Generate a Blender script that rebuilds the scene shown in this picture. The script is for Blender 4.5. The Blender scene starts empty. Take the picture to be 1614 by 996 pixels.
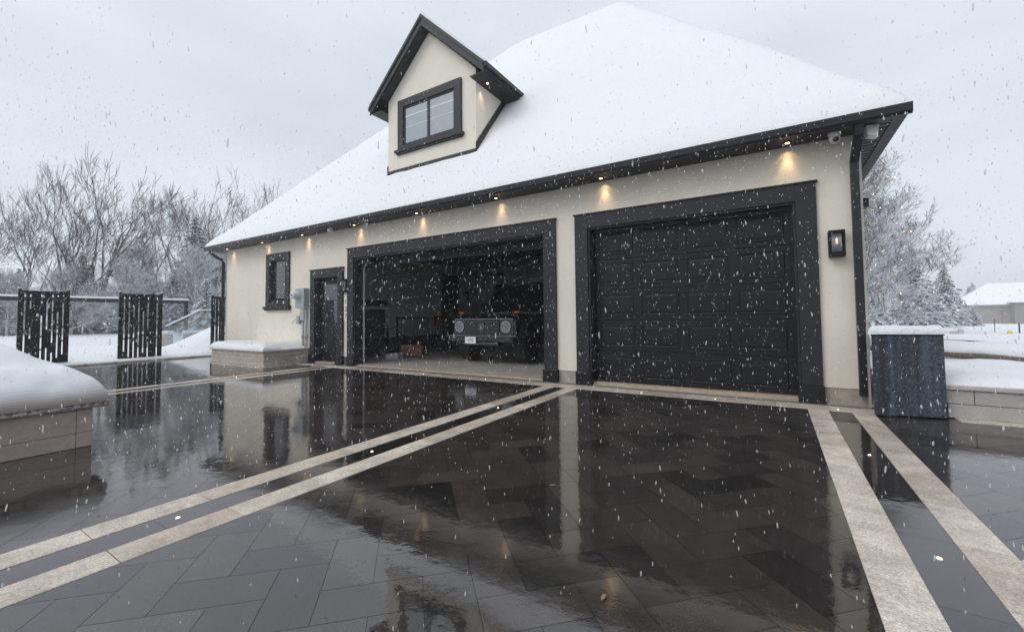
import bpy, bmesh, math, random
from mathutils import Vector, Matrix, noise
R = math.radians
S = bpy.context.scene
COL = S.collection
random.seed(7)

# ------------------------------------------------------------------ camera
cam_d = bpy.data.cameras.new('camera')
cam = bpy.data.objects.new('camera', cam_d); COL.objects.link(cam); S.camera = cam
cr = Vector((0.84944, 0.52757, -0.01073)); cu = Vector((0.03029, -0.02845, 0.99914)); cf = Vector((-0.52681, 0.84903, 0.04015))
M = Matrix((( cr.x, cu.x, -cf.x, 0.0), (cr.y, cu.y, -cf.y, -6.356), (cr.z, cu.z, -cf.z, 1.0857), (0, 0, 0, 1)))
cam.matrix_world = M
cam_d.sensor_width = 36; cam_d.lens = 665.51 / 1614 * 36
cam_d.shift_y = -25.32 / 1614
cam_d.clip_start = 0.05; cam_d.clip_end = 2000

# ------------------------------------------------------------------ sky, sun, exposure
S.view_settings.view_transform = 'Standard'; S.view_settings.look = 'None'
S.view_settings.exposure = 0.0; S.view_settings.gamma = 1.0
SUN_EL, SUN_AZ = 42.0, -150.0      # sun behind thick cloud, in front of the facade (towards -y, -x)
w = bpy.data.worlds.new('World'); S.world = w; w.use_nodes = True
nt = w.node_tree; N = nt.nodes; L = nt.links; N.clear()
out = N.new('ShaderNodeOutputWorld'); bg = N.new('ShaderNodeBackground'); add = N.new('ShaderNodeAddShader')
sky = N.new('ShaderNodeTexSky'); sky.sky_type = 'NISHITA'; sky.sun_disc = False
sky.sun_elevation = R(SUN_EL); sky.sun_rotation = R(180 + 30); sky.dust_density = 4; sky.air_density = 1
hs = N.new('ShaderNodeHueSaturation'); hs.inputs['Saturation'].default_value = 0.25
L.new(sky.outputs[0], hs.inputs['Color']); L.new(hs.outputs[0], bg.inputs['Color']); bg.inputs['Strength'].default_value = 0.05
# cloud deck: brighter towards the zenith, soft uneven patches
tc = N.new('ShaderNodeTexCoord'); sep = N.new('ShaderNodeSeparateXYZ'); L.new(tc.outputs['Generated'], sep.inputs[0])
mr = N.new('ShaderNodeMapRange'); mr.inputs['From Min'].default_value = -0.02; mr.inputs['From Max'].default_value = 1.0
mr.inputs['To Min'].default_value = 0.58; mr.inputs['To Max'].default_value = 0.84
L.new(sep.outputs['Z'], mr.inputs['Value'])
mp = N.new('ShaderNodeMapping'); mp.inputs['Scale'].default_value = (1.3, 1.3, 3.2); L.new(tc.outputs['Generated'], mp.inputs[0])
nz = N.new('ShaderNodeTexNoise'); nz.inputs['Scale'].default_value = 1.6; nz.inputs['Detail'].default_value = 4; nz.inputs['Roughness'].default_value = 0.45
L.new(mp.outputs[0], nz.inputs['Vector'])
m2 = N.new('ShaderNodeMapRange'); m2.inputs['From Min'].default_value = 0.3; m2.inputs['From Max'].default_value = 0.7
m2.inputs['To Min'].default_value = 0.86; m2.inputs['To Max'].default_value = 1.12; L.new(nz.outputs[0], m2.inputs['Value'])
mul = N.new('ShaderNodeMath'); mul.operation = 'MULTIPLY'; L.new(mr.outputs[0], mul.inputs[0]); L.new(m2.outputs[0], mul.inputs[1])
bg2 = N.new('ShaderNodeBackground'); bg2.inputs['Color'].default_value = (0.86, 0.925, 1.03, 1); L.new(mul.outputs[0], bg2.inputs['Strength'])
L.new(bg.outputs[0], add.inputs[0]); L.new(bg2.outputs[0], add.inputs[1]); L.new(add.outputs[0], out.inputs['Surface'])

sd = bpy.data.lights.new('sun', 'SUN'); sd.energy = 0.55; sd.angle = R(25); sd.color = (1.0, 0.965, 0.92)
sun = bpy.data.objects.new('sun', sd); COL.objects.link(sun)
az = R(30); el = R(SUN_EL)
dirv = Vector((-math.sin(az) * math.cos(el), -math.cos(az) * math.cos(el), math.sin(el)))
sun.rotation_euler = dirv.to_track_quat('Z', 'Y').to_euler()
try:
    S.cycles.use_denoising = True
    S.cycles.max_bounces = 8; S.cycles.diffuse_bounces = 4; S.cycles.glossy_bounces = 3; S.cycles.transmission_bounces = 4; S.cycles.volume_bounces = 2
    S.cycles.transparent_max_bounces = 8; S.cycles.sample_clamp_indirect = 4; S.cycles.caustics_reflective = False; S.cycles.caustics_refractive = False
except Exception: pass

# ------------------------------------------------------------------ materials
def mat(name, col, rough=0.6, metal=0.0, bump=0.0, bscale=40, var=0.0, vscale=3, spec=0.5, emit=None, estr=0, ior=None, wet=False):
    m = bpy.data.materials.new(name); m.use_nodes = True; t = m.node_tree; b = t.nodes['Principled BSDF']
    b.inputs['Base Color'].default_value = (*col, 1); b.inputs['Roughness'].default_value = rough; b.inputs['Metallic'].default_value = metal
    b.inputs['Specular IOR Level'].default_value = spec
    if ior: b.inputs['IOR'].default_value = ior
    if emit: b.inputs['Emission Color'].default_value = (*emit, 1); b.inputs['Emission Strength'].default_value = estr
    g = t.nodes.new('ShaderNodeNewGeometry')
    if bump:
        n = t.nodes.new('ShaderNodeTexNoise'); n.inputs['Scale'].default_value = bscale; n.inputs['Detail'].default_value = 6
        t.links.new(g.outputs['Position'], n.inputs['Vector'])
        bp = t.nodes.new('ShaderNodeBump'); bp.inputs['Strength'].default_value = bump; bp.inputs['Distance'].default_value = 0.02
        t.links.new(n.outputs[0], bp.inputs['Height']); t.links.new(bp.outputs[0], b.inputs['Normal'])
    if var:
        n = t.nodes.new('ShaderNodeTexNoise'); n.inputs['Scale'].default_value = vscale; n.inputs['Detail'].default_value = 7; n.inputs['Roughness'].default_value = 0.65
        t.links.new(g.outputs['Position'], n.inputs['Vector'])
        r = t.nodes.new('ShaderNodeMapRange'); r.inputs['From Min'].default_value = 0.3; r.inputs['From Max'].default_value = 0.7
        r.inputs['To Min'].default_value = 1 - var; r.inputs['To Max'].default_value = 1 + var; t.links.new(n.outputs[0], r.inputs['Value'])
        mx = t.nodes.new('ShaderNodeVectorMath'); mx.operation = 'SCALE'; mx.inputs[0].default_value = col; t.links.new(r.outputs[0], mx.inputs['Scale'])
        t.links.new(mx.outputs[0], b.inputs['Base Color'])
    return m

def snow_mat(name='snow'):
    m = bpy.data.materials.new(name); m.use_nodes = True; t = m.node_tree; b = t.nodes['Principled BSDF']
    b.inputs['Base Color'].default_value = (0.80, 0.815, 0.83, 1); b.inputs['Roughness'].default_value = 0.75; b.inputs['Specular IOR Level'].default_value = 0.25
    g = t.nodes.new('ShaderNodeNewGeometry')
    n = t.nodes.new('ShaderNodeTexNoise'); n.inputs['Scale'].default_value = 2.2; n.inputs['Detail'].default_value = 9; n.inputs['Roughness'].default_value = 0.6
    n2 = t.nodes.new('ShaderNodeTexNoise'); n2.inputs['Scale'].default_value = 32; n2.inputs['Detail'].default_value = 7
    for k in (n, n2): t.links.new(g.outputs['Position'], k.inputs['Vector'])
    a = t.nodes.new('ShaderNodeBump'); a.inputs['Strength'].default_value = 0.35; a.inputs['Distance'].default_value = 0.12
    c = t.nodes.new('ShaderNodeBump'); c.inputs['Strength'].default_value = 0.5; c.inputs['Distance'].default_value = 0.02
    t.links.new(n.outputs[0], a.inputs['Height']); t.links.new(n2.outputs[0], c.inputs['Height']); t.links.new(a.outputs[0], c.inputs['Normal']); t.links.new(c.outputs[0], b.inputs['Normal'])
    return m

def snowy(name, col, lo=0.15, hi=0.5, cover=0.75, nscale=6, two=False, snowcol=(0.82, 0.85, 0.89)):
    """wood or needles with snow lying on whatever faces up"""
    m = bpy.data.materials.new(name); m.use_nodes = True; t = m.node_tree; b = t.nodes['Principled BSDF']; b.inputs['Roughness'].default_value = 0.8
    b.inputs['Specular IOR Level'].default_value = 0.2
    g = t.nodes.new('ShaderNodeNewGeometry'); s = t.nodes.new('ShaderNodeSeparateXYZ'); t.links.new(g.outputs['True Normal'], s.inputs[0])
    z = s.outputs['Z']
    if two:
        ab = t.nodes.new('ShaderNodeMath'); ab.operation = 'ABSOLUTE'; t.links.new(z, ab.inputs[0]); z = ab.outputs[0]
    r = t.nodes.new('ShaderNodeMapRange'); r.interpolation_type = 'SMOOTHSTEP'; r.inputs['From Min'].default_value = lo; r.inputs['From Max'].default_value = hi; t.links.new(z, r.inputs['Value'])
    n = t.nodes.new('ShaderNodeTexNoise'); n.inputs['Scale'].default_value = nscale; n.inputs['Detail'].default_value = 3; t.links.new(g.outputs['Position'], n.inputs['Vector'])
    r2 = t.nodes.new('ShaderNodeMapRange'); r2.inputs['From Min'].default_value = 0.62 - cover * 0.3; r2.inputs['From Max'].default_value = 0.7 - cover * 0.3; t.links.new(n.outputs[0], r2.inputs['Value'])
    mu = t.nodes.new('ShaderNodeMath'); mu.operation = 'MULTIPLY'; t.links.new(r.outputs[0], mu.inputs[0]); t.links.new(r2.outputs[0], mu.inputs[1])
    mx = t.nodes.new('ShaderNodeMix'); mx.data_type = 'RGBA'; mx.inputs['A'].default_value = (*col, 1); mx.inputs['B'].default_value = (*snowcol, 1)
    t.links.new(mu.outputs[0], mx.inputs['Factor']); t.links.new(mx.outputs['Result'], b.inputs['Base Color'])
    return m

def paver_mat(name, dark, lite, ior=1.33, rlo=0.02, rhi=0.16, grain=0.0, attr=True, mott=0.25, spec=0.5):
    """wet stone slab: tone per slab, satin to mirror patches of water"""
    m = bpy.data.materials.new(name); m.use_nodes = True; t = m.node_tree; b = t.nodes['Principled BSDF']; b.inputs['IOR'].default_value = ior
    b.inputs['Specular IOR Level'].default_value = spec
    g = t.nodes.new('ShaderNodeNewGeometry'); at = t.nodes.new('ShaderNodeAttribute'); at.attribute_name = 'tone'
    mx = t.nodes.new('ShaderNodeMix'); mx.data_type = 'RGBA'; mx.inputs['A'].default_value = (*dark, 1); mx.inputs['B'].default_value = (*lite, 1)
    t.links.new(at.outputs['Fac'], mx.inputs['Factor'])
    n = t.nodes.new('ShaderNodeTexNoise'); n.inputs['Scale'].default_value = 5; n.inputs['Detail'].default_value = 9; n.inputs['Roughness'].default_value = 0.7
    n3 = t.nodes.new('ShaderNodeTexNoise'); n3.inputs['Scale'].default_value = 130; n3.inputs['Detail'].default_value = 4
    n2 = t.nodes.new('ShaderNodeTexNoise'); n2.inputs['Scale'].default_value = 1.1; n2.inputs['Detail'].default_value = 7; n2.inputs['Roughness'].default_value = 0.6
    for k in (n, n2, n3): t.links.new(g.outputs['Position'], k.inputs['Vector'])
    r = t.nodes.new('ShaderNodeMapRange'); r.inputs['From Min'].default_value = 0.3; r.inputs['From Max'].default_value = 0.7; r.inputs['To Min'].default_value = 1 - mott; r.inputs['To Max'].default_value = 1 + mott
    t.links.new(n.outputs[0], r.inputs['Value'])
    rg = t.nodes.new('ShaderNodeMapRange'); rg.inputs['From Min'].default_value = 0.35; rg.inputs['From Max'].default_value = 0.65; rg.inputs['To Min'].default_value = 1 - grain; rg.inputs['To Max'].default_value = 1 + grain
    t.links.new(n3.outputs[0], rg.inputs['Value'])
    mm = t.nodes.new('ShaderNodeMath'); mm.operation = 'MULTIPLY'; t.links.new(r.outputs[0], mm.inputs[0]); t.links.new(rg.outputs[0], mm.inputs[1])
    sc = t.nodes.new('ShaderNodeVectorMath'); sc.operation = 'SCALE'; t.links.new(mx.outputs['Result'], sc.inputs[0]); t.links.new(mm.outputs[0], sc.inputs['Scale'])
    t.links.new(sc.outputs[0], b.inputs['Base Color'])
    rr = t.nodes.new('ShaderNodeMapRange'); rr.interpolation_type = 'SMOOTHSTEP'; rr.inputs['From Min'].default_value = 0.42; rr.inputs['From Max'].default_value = 0.60; rr.inputs['To Min'].default_value = rlo; rr.inputs['To Max'].default_value = rhi
    t.links.new(n2.outputs[0], rr.inputs['Value']); t.links.new(rr.outputs[0], b.inputs['Roughness'])
    n4 = t.nodes.new('ShaderNodeTexNoise'); n4.inputs['Scale'].default_value = 9; n4.inputs['Detail'].default_value = 5; t.links.new(g.outputs['Position'], n4.inputs['Vector'])
    bp = t.nodes.new('ShaderNodeBump'); bp.inputs['Strength'].default_value = 0.05; bp.inputs['Distance'].default_value = 0.02
    t.links.new(n4.outputs[0], bp.inputs['Height'])
    mg = t.nodes.new('ShaderNodeMath'); mg.operation = 'MULTIPLY'; mg.inputs[1].default_value = 0.30; t.links.new(rr.outputs[0], mg.inputs[0])
    b2 = t.nodes.new('ShaderNodeBump'); b2.inputs['Distance'].default_value = 0.004; t.links.new(mg.outputs[0], b2.inputs['Strength']); t.links.new(n3.outputs[0], b2.inputs['Height'])
    t.links.new(bp.outputs[0], b2.inputs['Normal']); t.links.new(b2.outputs[0], b.inputs['Normal'])
    return m

SNOW = snow_mat()
STUCCO = mat('stucco', (0.78, 0.735, 0.63), 0.85, bump=0.25, bscale=90, var=0.05, vscale=1.2, spec=0.25)
def damp(m):
    t = m.node_tree; b = t.nodes['Principled BSDF']; src = b.inputs['Base Color'].links[0].from_socket
    g = t.nodes.new('ShaderNodeNewGeometry'); sp_ = t.nodes.new('ShaderNodeSeparateXYZ'); t.links.new(g.outputs['Position'], sp_.inputs[0])
    mp = t.nodes.new('ShaderNodeMapping'); mp.inputs['Scale'].default_value = (3.0, 3.0, 0.25); t.links.new(g.outputs['Position'], mp.inputs[0])
    n = t.nodes.new('ShaderNodeTexNoise'); n.inputs['Scale'].default_value = 1.5; n.inputs['Detail'].default_value = 6; t.links.new(mp.outputs[0], n.inputs['Vector'])
    z = t.nodes.new('ShaderNodeMapRange'); z.inputs['From Min'].default_value = 0.2; z.inputs['From Max'].default_value = 0.75; z.inputs['To Min'].default_value = 0.25; z.inputs['To Max'].default_value = 0.0; t.links.new(sp_.outputs['Z'], z.inputs['Value'])
    a = t.nodes.new('ShaderNodeMath'); a.operation = 'ADD'; t.links.new(n.outputs[0], a.inputs[0]); t.links.new(z.outputs[0], a.inputs[1])
    q = t.nodes.new('ShaderNodeMapRange'); q.interpolation_type = 'SMOOTHSTEP'; q.inputs['From Min'].default_value = 0.5; q.inputs['From Max'].default_value = 0.95; q.inputs['To Min'].default_value = 1.0; q.inputs['To Max'].default_value = 0.88; t.links.new(a.outputs[0], q.inputs['Value'])
    v = t.nodes.new('ShaderNodeVectorMath'); v.operation = 'SCALE'; t.links.new(src, v.inputs[0]); t.links.new(q.outputs[0], v.inputs['Scale']); t.links.new(v.outputs[0], b.inputs['Base Color'])
damp(STUCCO)
TRIM = mat('charcoal_trim', (0.022, 0.022, 0.026), 0.5, spec=0.3, bump=0.08, bscale=30, var=0.2, vscale=6)
TRIM2 = mat('black_plinth', (0.009, 0.009, 0.011), 0.4, spec=0.3, var=0.2)
FASCIA = mat('fascia_metal', (0.014, 0.015, 0.019), 0.4, spec=0.35, metal=0.0, var=0.15, vscale=8)
SOFFIT = mat('soffit_metal', (0.030, 0.029, 0.029), 0.5, spec=0.3)
GDOOR = mat('garage_door_paint', (0.010, 0.010, 0.0125), 0.48, spec=0.25, bump=0.1, bscale=55, var=0.15, vscale=5)
CONC = mat('concrete', (0.36, 0.32, 0.265), 0.8, bump=0.3, bscale=50, var=0.22, vscale=5)
FLOORC = mat('garage_floor', (0.42, 0.40, 0.36), 0.45, bump=0.1, bscale=30, var=0.18, vscale=2)
SILLW = mat('threshold_tan', (0.42, 0.335, 0.24), 0.6, var=0.25, vscale=7)
INNER = mat('inner_wall_paint', (0.44, 0.44, 0.45), 0.8, var=0.06)
INDARK = mat('inner_dark', (0.03, 0.03, 0.033), 0.6)
GLASS = mat('window_glass', (0.03, 0.035, 0.04), 0.03, spec=1.0)
BLIND = mat('pale_blind_behind_glass', (0.27, 0.315, 0.34), 0.06, spec=1.0)
GREYM = mat('grey_meter_metal', (0.36, 0.39, 0.40), 0.5, metal=0.2, var=0.1)
PVC = mat('grey_conduit', (0.40, 0.41, 0.42), 0.5)
WHITEP = mat('white_plastic', (0.75, 0.75, 0.75), 0.4)
GALV = mat('drain_metal', (0.20, 0.23, 0.26), 0.3, metal=0.6)
BLOCK = mat('pale_stone_block', (0.44, 0.40, 0.35), 0.8, bump=0.5, bscale=45, var=0.14, vscale=5)
BLOCKB = mat('brown_stone_block', (0.40, 0.335, 0.29), 0.75, bump=0.35, bscale=35, var=0.16, vscale=4)
CAPS = mat('stone_coping', (0.50, 0.47, 0.43), 0.75, bump=0.3, bscale=40, var=0.1)
CAPB = None
BLACKM = mat('black_powder_coat', (0.009, 0.009, 0.010), 0.5, spec=0.25)
CARP = mat('black_car_paint', (0.008, 0.008, 0.010), 0.12)
RUBBER = mat('tyre_rubber', (0.012, 0.012, 0.012), 0.8)
CHROME = mat('chrome', (0.65, 0.66, 0.68), 0.15, metal=1.0)
LAMPG = mat('headlight_glass', (0.10, 0.11, 0.12), 0.05, spec=1.0)
AMBER = mat('amber_lens', (0.45, 0.10, 0.015), 0.25)
PLATE = mat('plate_white', (0.8, 0.8, 0.84), 0.4); PLATEB = mat('plate_blue', (0.08, 0.12, 0.42), 0.5)
WARM = mat('warm_lamp', (1, 0.8, 0.5), 0.4, emit=(1.0, 0.70, 0.36), estr=4.5)
LEDG = mat('ground_led', (1, 0.85, 0.6), 0.4, emit=(1.0, 0.78, 0.48), estr=5)
LEDH = mat('led_halo_lens', (0.8, 0.75, 0.6), 0.2, emit=(1.0, 0.78, 0.48), estr=0.3)
WBULB = mat('bulb_glow', (1, 0.85, 0.6), 0.4, emit=(1.0, 0.72, 0.45), estr=0.45)
LGLASS = mat('ribbed_lantern_glass', (0.30, 0.32, 0.36), 0.15, spec=0.8)
NUMB = mat('number_black', (0.02, 0.02, 0.02), 0.5)
PLAQ = mat('number_plaque', (0.78, 0.75, 0.68), 0.5)
CARTON = mat('brown_brick_panel', (0.20, 0.085, 0.055), 0.7, var=0.3, vscale=12)
REDP = mat('red_plastic', (0.55, 0.02, 0.02), 0.35); YELP = mat('yellow_plastic', (0.65, 0.62, 0.05), 0.4)
SUBST = mat('joint_sand', (0.03, 0.027, 0.024), 0.06, spec=0.5)
PAVER = paver_mat('wet_dark_paver', (0.012, 0.0112, 0.011), (0.056, 0.047, 0.041), ior=1.88, rlo=0.012, rhi=0.10, grain=0.35)
PALE = paver_mat('wet_pale_granite', (0.44, 0.375, 0.30), (0.60, 0.54, 0.455), ior=1.33, rlo=0.22, rhi=0.42, grain=0.28, mott=0.34)
BARK = snowy('snowy_bark', (0.060, 0.049, 0.045), 0.08, 0.5, 0.85, 3)
BARK2 = snowy('snow_laden_bark', (0.12, 0.098, 0.085), -0.25, 0.15, 1.15, 5)
NEEDLE = snowy('snowy_needles', (0.022, 0.032, 0.028), 0.30, 0.6, 0.95, 1.8, two=True)
CAPB = snowy('snow_dusted_coping', (0.30, 0.25, 0.215), -0.9, 0.6, 0.55, 38)
FARH = mat('far_house_stone', (0.26, 0.23, 0.20), 0.8, var=0.15)

def deco_mat():
    """dark blue-grey ribbed metal speckled with frost"""
    m = bpy.data.materials.new('dark_blue_textured_panel'); m.use_nodes = True; t = m.node_tree; b = t.nodes['Principled BSDF']
    g = t.nodes.new('ShaderNodeNewGeometry'); s = t.nodes.new('ShaderNodeSeparateXYZ'); t.links.new(g.outputs['Position'], s.inputs[0])
    mp = t.nodes.new('ShaderNodeMapping'); mp.inputs['Scale'].default_value = (1, 1, 0.04); t.links.new(g.outputs['Position'], mp.inputs[0])
    a = t.nodes.new('ShaderNodeTexNoise'); a.inputs['Scale'].default_value = 11; a.inputs['Detail'].default_value = 2; t.links.new(mp.outputs[0], a.inputs['Vector'])
    v = t.nodes.new('ShaderNodeTexNoise'); v.inputs['Scale'].default_value = 55; v.inputs['Detail'].default_value = 5; v.inputs['Roughness'].default_value = 0.8; t.links.new(g.outputs['Position'], v.inputs['Vector'])
    n3 = t.nodes.new('ShaderNodeTexNoise'); n3.inputs['Scale'].default_value = 48; n3.inputs['Detail'].default_value = 6; t.links.new(g.outputs['Position'], n3.inputs['Vector'])
    ad = t.nodes.new('ShaderNodeMath'); ad.operation = 'ADD'; t.links.new(a.outputs[0], ad.inputs[0]); t.links.new(n3.outputs[0], ad.inputs[1])
    ad2 = t.nodes.new('ShaderNodeMath'); ad2.operation = 'ADD'; t.links.new(ad.outputs[0], ad2.inputs[0]); t.links.new(v.outputs[0], ad2.inputs[1])
    cr_ = t.nodes.new('ShaderNodeValToRGB'); e = cr_.color_ramp.elements; e[0].position = 0.44; e[0].color = (0.016, 0.016, 0.020, 1); e[1].position = 0.58; e[1].color = (0.095, 0.12, 0.17, 1)
    k = e.new(0.5); k.color = (0.042, 0.050, 0.070, 1)
    dv = t.nodes.new('ShaderNodeMath'); dv.operation = 'DIVIDE'; dv.inputs[1].default_value = 3; t.links.new(ad2.outputs[0], dv.inputs[0])
    t.links.new(dv.outputs[0], cr_.inputs[0]); t.links.new(cr_.outputs[0], b.inputs['Base Color']); b.inputs['Roughness'].default_value = 0.55
    bp = t.nodes.new('ShaderNodeBump'); bp.inputs['Strength'].default_value = 0.6; bp.inputs['Distance'].default_value = 0.01; t.links.new(v.outputs[0], bp.inputs['Height']); t.links.new(bp.outputs[0], b.inputs['Normal'])
    return m
DECO = deco_mat()

# ------------------------------------------------------------------ helpers
class MB:
    def __init__(s): s.v = []; s.f = []; s.t = []
    def box(s, x0, x1, y0, y1, z0, z1, rot=None, tone=0.5):
        b = len(s.v)
        for z in (z0, z1):
            for (x, y) in ((x0, y0), (x1, y0), (x1, y1), (x0, y1)): s.v.append((x, y, z))
        if rot:
            (cx, cy), a = rot; c, n = math.cos(a), math.sin(a)
            for i in range(b, b + 8):
                x, y, z = s.v[i]; x -= cx; y -= cy; s.v[i] = (cx + c * x - n * y, cy + n * x + c * y, z)
        fs = [(0, 3, 2, 1), (4, 5, 6, 7), (0, 1, 5, 4), (1, 2, 6, 5), (2, 3, 7, 6), (3, 0, 4, 7)]
        for f in fs: s.f.append(tuple(b + i for i in f)); s.t.append(tone)
        return s
    def poly(s, pts, tone=0.5):
        b = len(s.v); s.v += [tuple(p) for p in pts]; s.f.append(tuple(range(b, b + len(pts)))); s.t.append(tone); return s
    def prism(s, pts, d):
        """polygon pts extruded by vector d"""
        b = len(s.v); n = len(pts); d = Vector(d)
        s.v += [tuple(p) for p in pts] + [tuple(Vector(p) + d) for p in pts]
        s.f.append(tuple(range(b, b + n))); s.f.append(tuple(range(b + 2 * n - 1, b + n - 1, -1)))
        for i in range(n):
            j = (i + 1) % n; s.f.append((b + i, b + n + i, b + n + j, b + j))
        s.t += [0.5] * (n + 2); return s
    def tube(s, pts, rs, n=8, cap=True):
        pts = [Vector(p) for p in pts]; b = len(s.v); k = len(pts)
        if not isinstance(rs, (list, tuple)): rs = [rs] * k
        for i, p in enumerate(pts):
            d = (pts[min(i + 1, k - 1)] - pts[max(i - 1, 0)]).normalized()
            a = d.orthogonal().normalized() if abs(d.z) > 0.99 else d.cross(Vector((0, 0, 1))).normalized()
            c = d.cross(a)
            for j in range(n):
                an = 2 * math.pi * (j + 0.5) / n; s.v.append(tuple(p + rs[i] * (math.cos(an) * a + math.sin(an) * c)))
        for i in range(k - 1):
            for j in range(n):
                q = (j + 1) % n; s.f.append((b + i * n + j, b + i * n + q, b + (i + 1) * n + q, b + (i + 1) * n + j)); s.t.append(0.5)
        if cap:
            s.f.append(tuple(b + j for j in range(n))[::-1]); s.f.append(tuple(b + (k - 1) * n + j for j in range(n))); s.t += [0.5, 0.5]
        return s
    def build(s, name, m, parent=None, smooth=False, bevel=0, tone=False, loc=None):
        me = bpy.data.meshes.new(name); me.from_pydata(s.v, [], s.f); me.update()
        if tone:
            a = me.attributes.new('tone', 'FLOAT', 'FACE')
            for i, q in enumerate(s.t): a.data[i].value = q
        bm = bmesh.new(); bm.from_mesh(me); bmesh.ops.recalc_face_normals(bm, faces=bm.faces[:]); bm.to_mesh(me); bm.free()
        if smooth:
            for p in me.polygons: p.use_smooth = True
        me.materials.append(m)
        o = bpy.data.objects.new(name, me); COL.objects.link(o)
        if parent: o.parent = parent
        if bevel:
            bv = o.modifiers.new('bevel', 'BEVEL'); bv.width = bevel; bv.segments = 2; bv.limit_method = 'ANGLE'
        return o

def empty(name, loc, label, cat, group=None, rz=0):
    o = bpy.data.objects.new(name, None); COL.objects.link(o); o.location = loc; o.rotation_euler = (0, 0, rz); o['label'] = label; o['category'] = cat
    o.empty_display_size = 0.1
    if group: o['group'] = group
    return o
def tag(o, label, cat, group=None):
    o['label'] = label; o['category'] = cat
    if group: o['group'] = group
    return o
def struct(o): o['kind'] = 'structure'; return o
def copy_tree(root, **k):
    c = root.copy(); COL.objects.link(c)
    for ch in root.children:
        d = ch.copy(); COL.objects.link(d); d.parent = c
        for g in ch.children:
            e = g.copy(); COL.objects.link(e); e.parent = d
    return c
def N3(x, y, z=0.0, s=1.0): return noise.noise(Vector((x * s, y * s, z * s + 3.7)))
def smooth(a, b, x):
    t = max(0, min(1, (x - a) / (b - a))); return t * t * (3 - 2 * t)
def grid(name, xs, ys, fz, m, parent=None, skirt=None, mask=None):
    v = []; f = []; nx, ny = len(xs), len(ys)
    for y in ys:
        for x in xs: v.append((x, y, fz(x, y)))
    for j in range(ny - 1):
        for i in range(nx - 1):
            if mask and not mask((xs[i] + xs[i + 1]) / 2, (ys[j] + ys[j + 1]) / 2): continue
            a = j * nx + i; f.append((a, a + 1, a + nx + 1, a + nx))
    me = bpy.data.meshes.new(name); me.from_pydata(v, [], f); me.update()
    for p in me.polygons: p.use_smooth = True
    me.materials.append(m); o = bpy.data.objects.new(name, me); COL.objects.link(o)
    if parent: o.parent = parent
    return o
def lin(a, b, st):
    n = max(1, int(round((b - a) / st))); return [a + (b - a) * i / n for i in range(n + 1)]

WL, WR = -14.26, 0.925
# ------------------------------------------------------------------ terrain
def terrain(x, y):
    # lawn to the left
    zl = 0.05 + 0.03 * N3(x, y, 0, 0.5) + 0.12 * N3(x, y, 5, 0.15)
    edge = -14.55 + 0.18 * N3(y, 0, 1, 0.9) + 0.06 * N3(y, 0, 2, 4)
    zl = -0.06 + (zl + 0.06) * smooth(edge + 0.18, edge - 0.25, x)
    zl += 0.78 * math.exp(-((x + 16.6) / 1.5) ** 2 - ((y - 0.95) / 1.15) ** 2) * (1 + 0.1 * N3(x, y, 0, 2))
    zl += 0.12 * smooth(-22, -30, x)
    # bed and field to the right, falling away behind the house
    zr = 0.36 + 0.05 * N3(x, y, 2, 0.7) + 0.10 * smooth(0.3, 4, y)
    far = math.hypot(x, y)
    zr -= 0.45 * smooth(8, 26, y) + 1.25 * smooth(22, 110, y)
    zr = -0.06 + (zr + 0.06) * smooth(-0.02, 0.12, y)
    k = smooth(-6, 1.0, x)
    z = zl * (1 - k) + zr * k
    z += 0.15 * N3(x, y, 9, 0.05) * smooth(14, 40, far)
    # the drive and the house footprint stay clear
    if -14.3 < x < 14 and y < 0.05: z = -0.06
    if -14.2 < x < 0.88 and -0.5 < y < 7.75: z = -0.06
    return z
gx = lin(-320, -80, 12) + lin(-78, -22, 1.2)[0:] + lin(-21.5, -17.2, 0.35) + lin(-17, -13.6, 0.08) + lin(-13.2, 0.6, 0.6) + lin(0.80, 3.0, 0.1) + lin(3.2, 14, 0.4) + lin(15, 70, 1.4) + lin(74, 320, 12)
gy = lin(-320, -40, 14) + lin(-36, -9, 1.2) + lin(-8, -0.15, 0.12) + lin(-0.06, 0.3, 0.06) + lin(0.4, 4, 0.18) + lin(4.4, 12, 0.4) + lin(13, 70, 1.4) + lin(74, 320, 10)
struct(grid('snow_ground', gx, gy, terrain, SNOW))

# driveway: joint bed, herringbone slabs at 45 degrees, pale bands
bands = [(-2.82, -3.11, -2.53), (-8.65, -8.93, -8.37), (0.585, 0.29, 0.88)]
Y_T = -0.44
bed = MB(); bed.box(-14.45, 14, -16, -0.02, -0.20, -0.0035); struct(bed.build('driveway_bed', SUBST))
def clip_poly(P, a, b, c):
    """keep the side a*x+b*y<=c"""
    out = []
    for i in range(len(P)):
        p, q = P[i], P[(i + 1) % len(P)]; dp = a * p[0] + b * p[1] - c; dq = a * q[0] + b * q[1] - c
        if dp <= 0: out.append(p)
        if (dp < 0 < dq) or (dq < 0 < dp):
            t = dp / (dp - dq); out.append((p[0] + t * (q[0] - p[0]), p[1] + t * (q[1] - p[1])))
    return out
pav = MB()
zones = [(-14.45, -8.93), (-8.37, -3.11), (-2.53, 0.29), (0.88, 14.0)]
rs = random.Random(3)
wd, ln, jt = 0.20, 0.40, 0.0011
c45 = math.sqrt(.5)
def herring():
    """yield rectangles (u0,v0,u1,v1) of a 2:1 herringbone in unit width"""
    n = 84
    for a in range(-n, n):
        for b in range(-n, n):
            # horizontal brick covers cells (x,y),(x+1,y) when (x - y) % 4 == 0; vertical covers (x,y),(x,y+1) when (x - y) % 4 == 3... 
            if (a - b) % 4 == 0: yield (a, b, a + 2, b + 1)
            if (a - b) % 4 == 3: yield (a, b, a + 1, b + 2)
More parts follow.
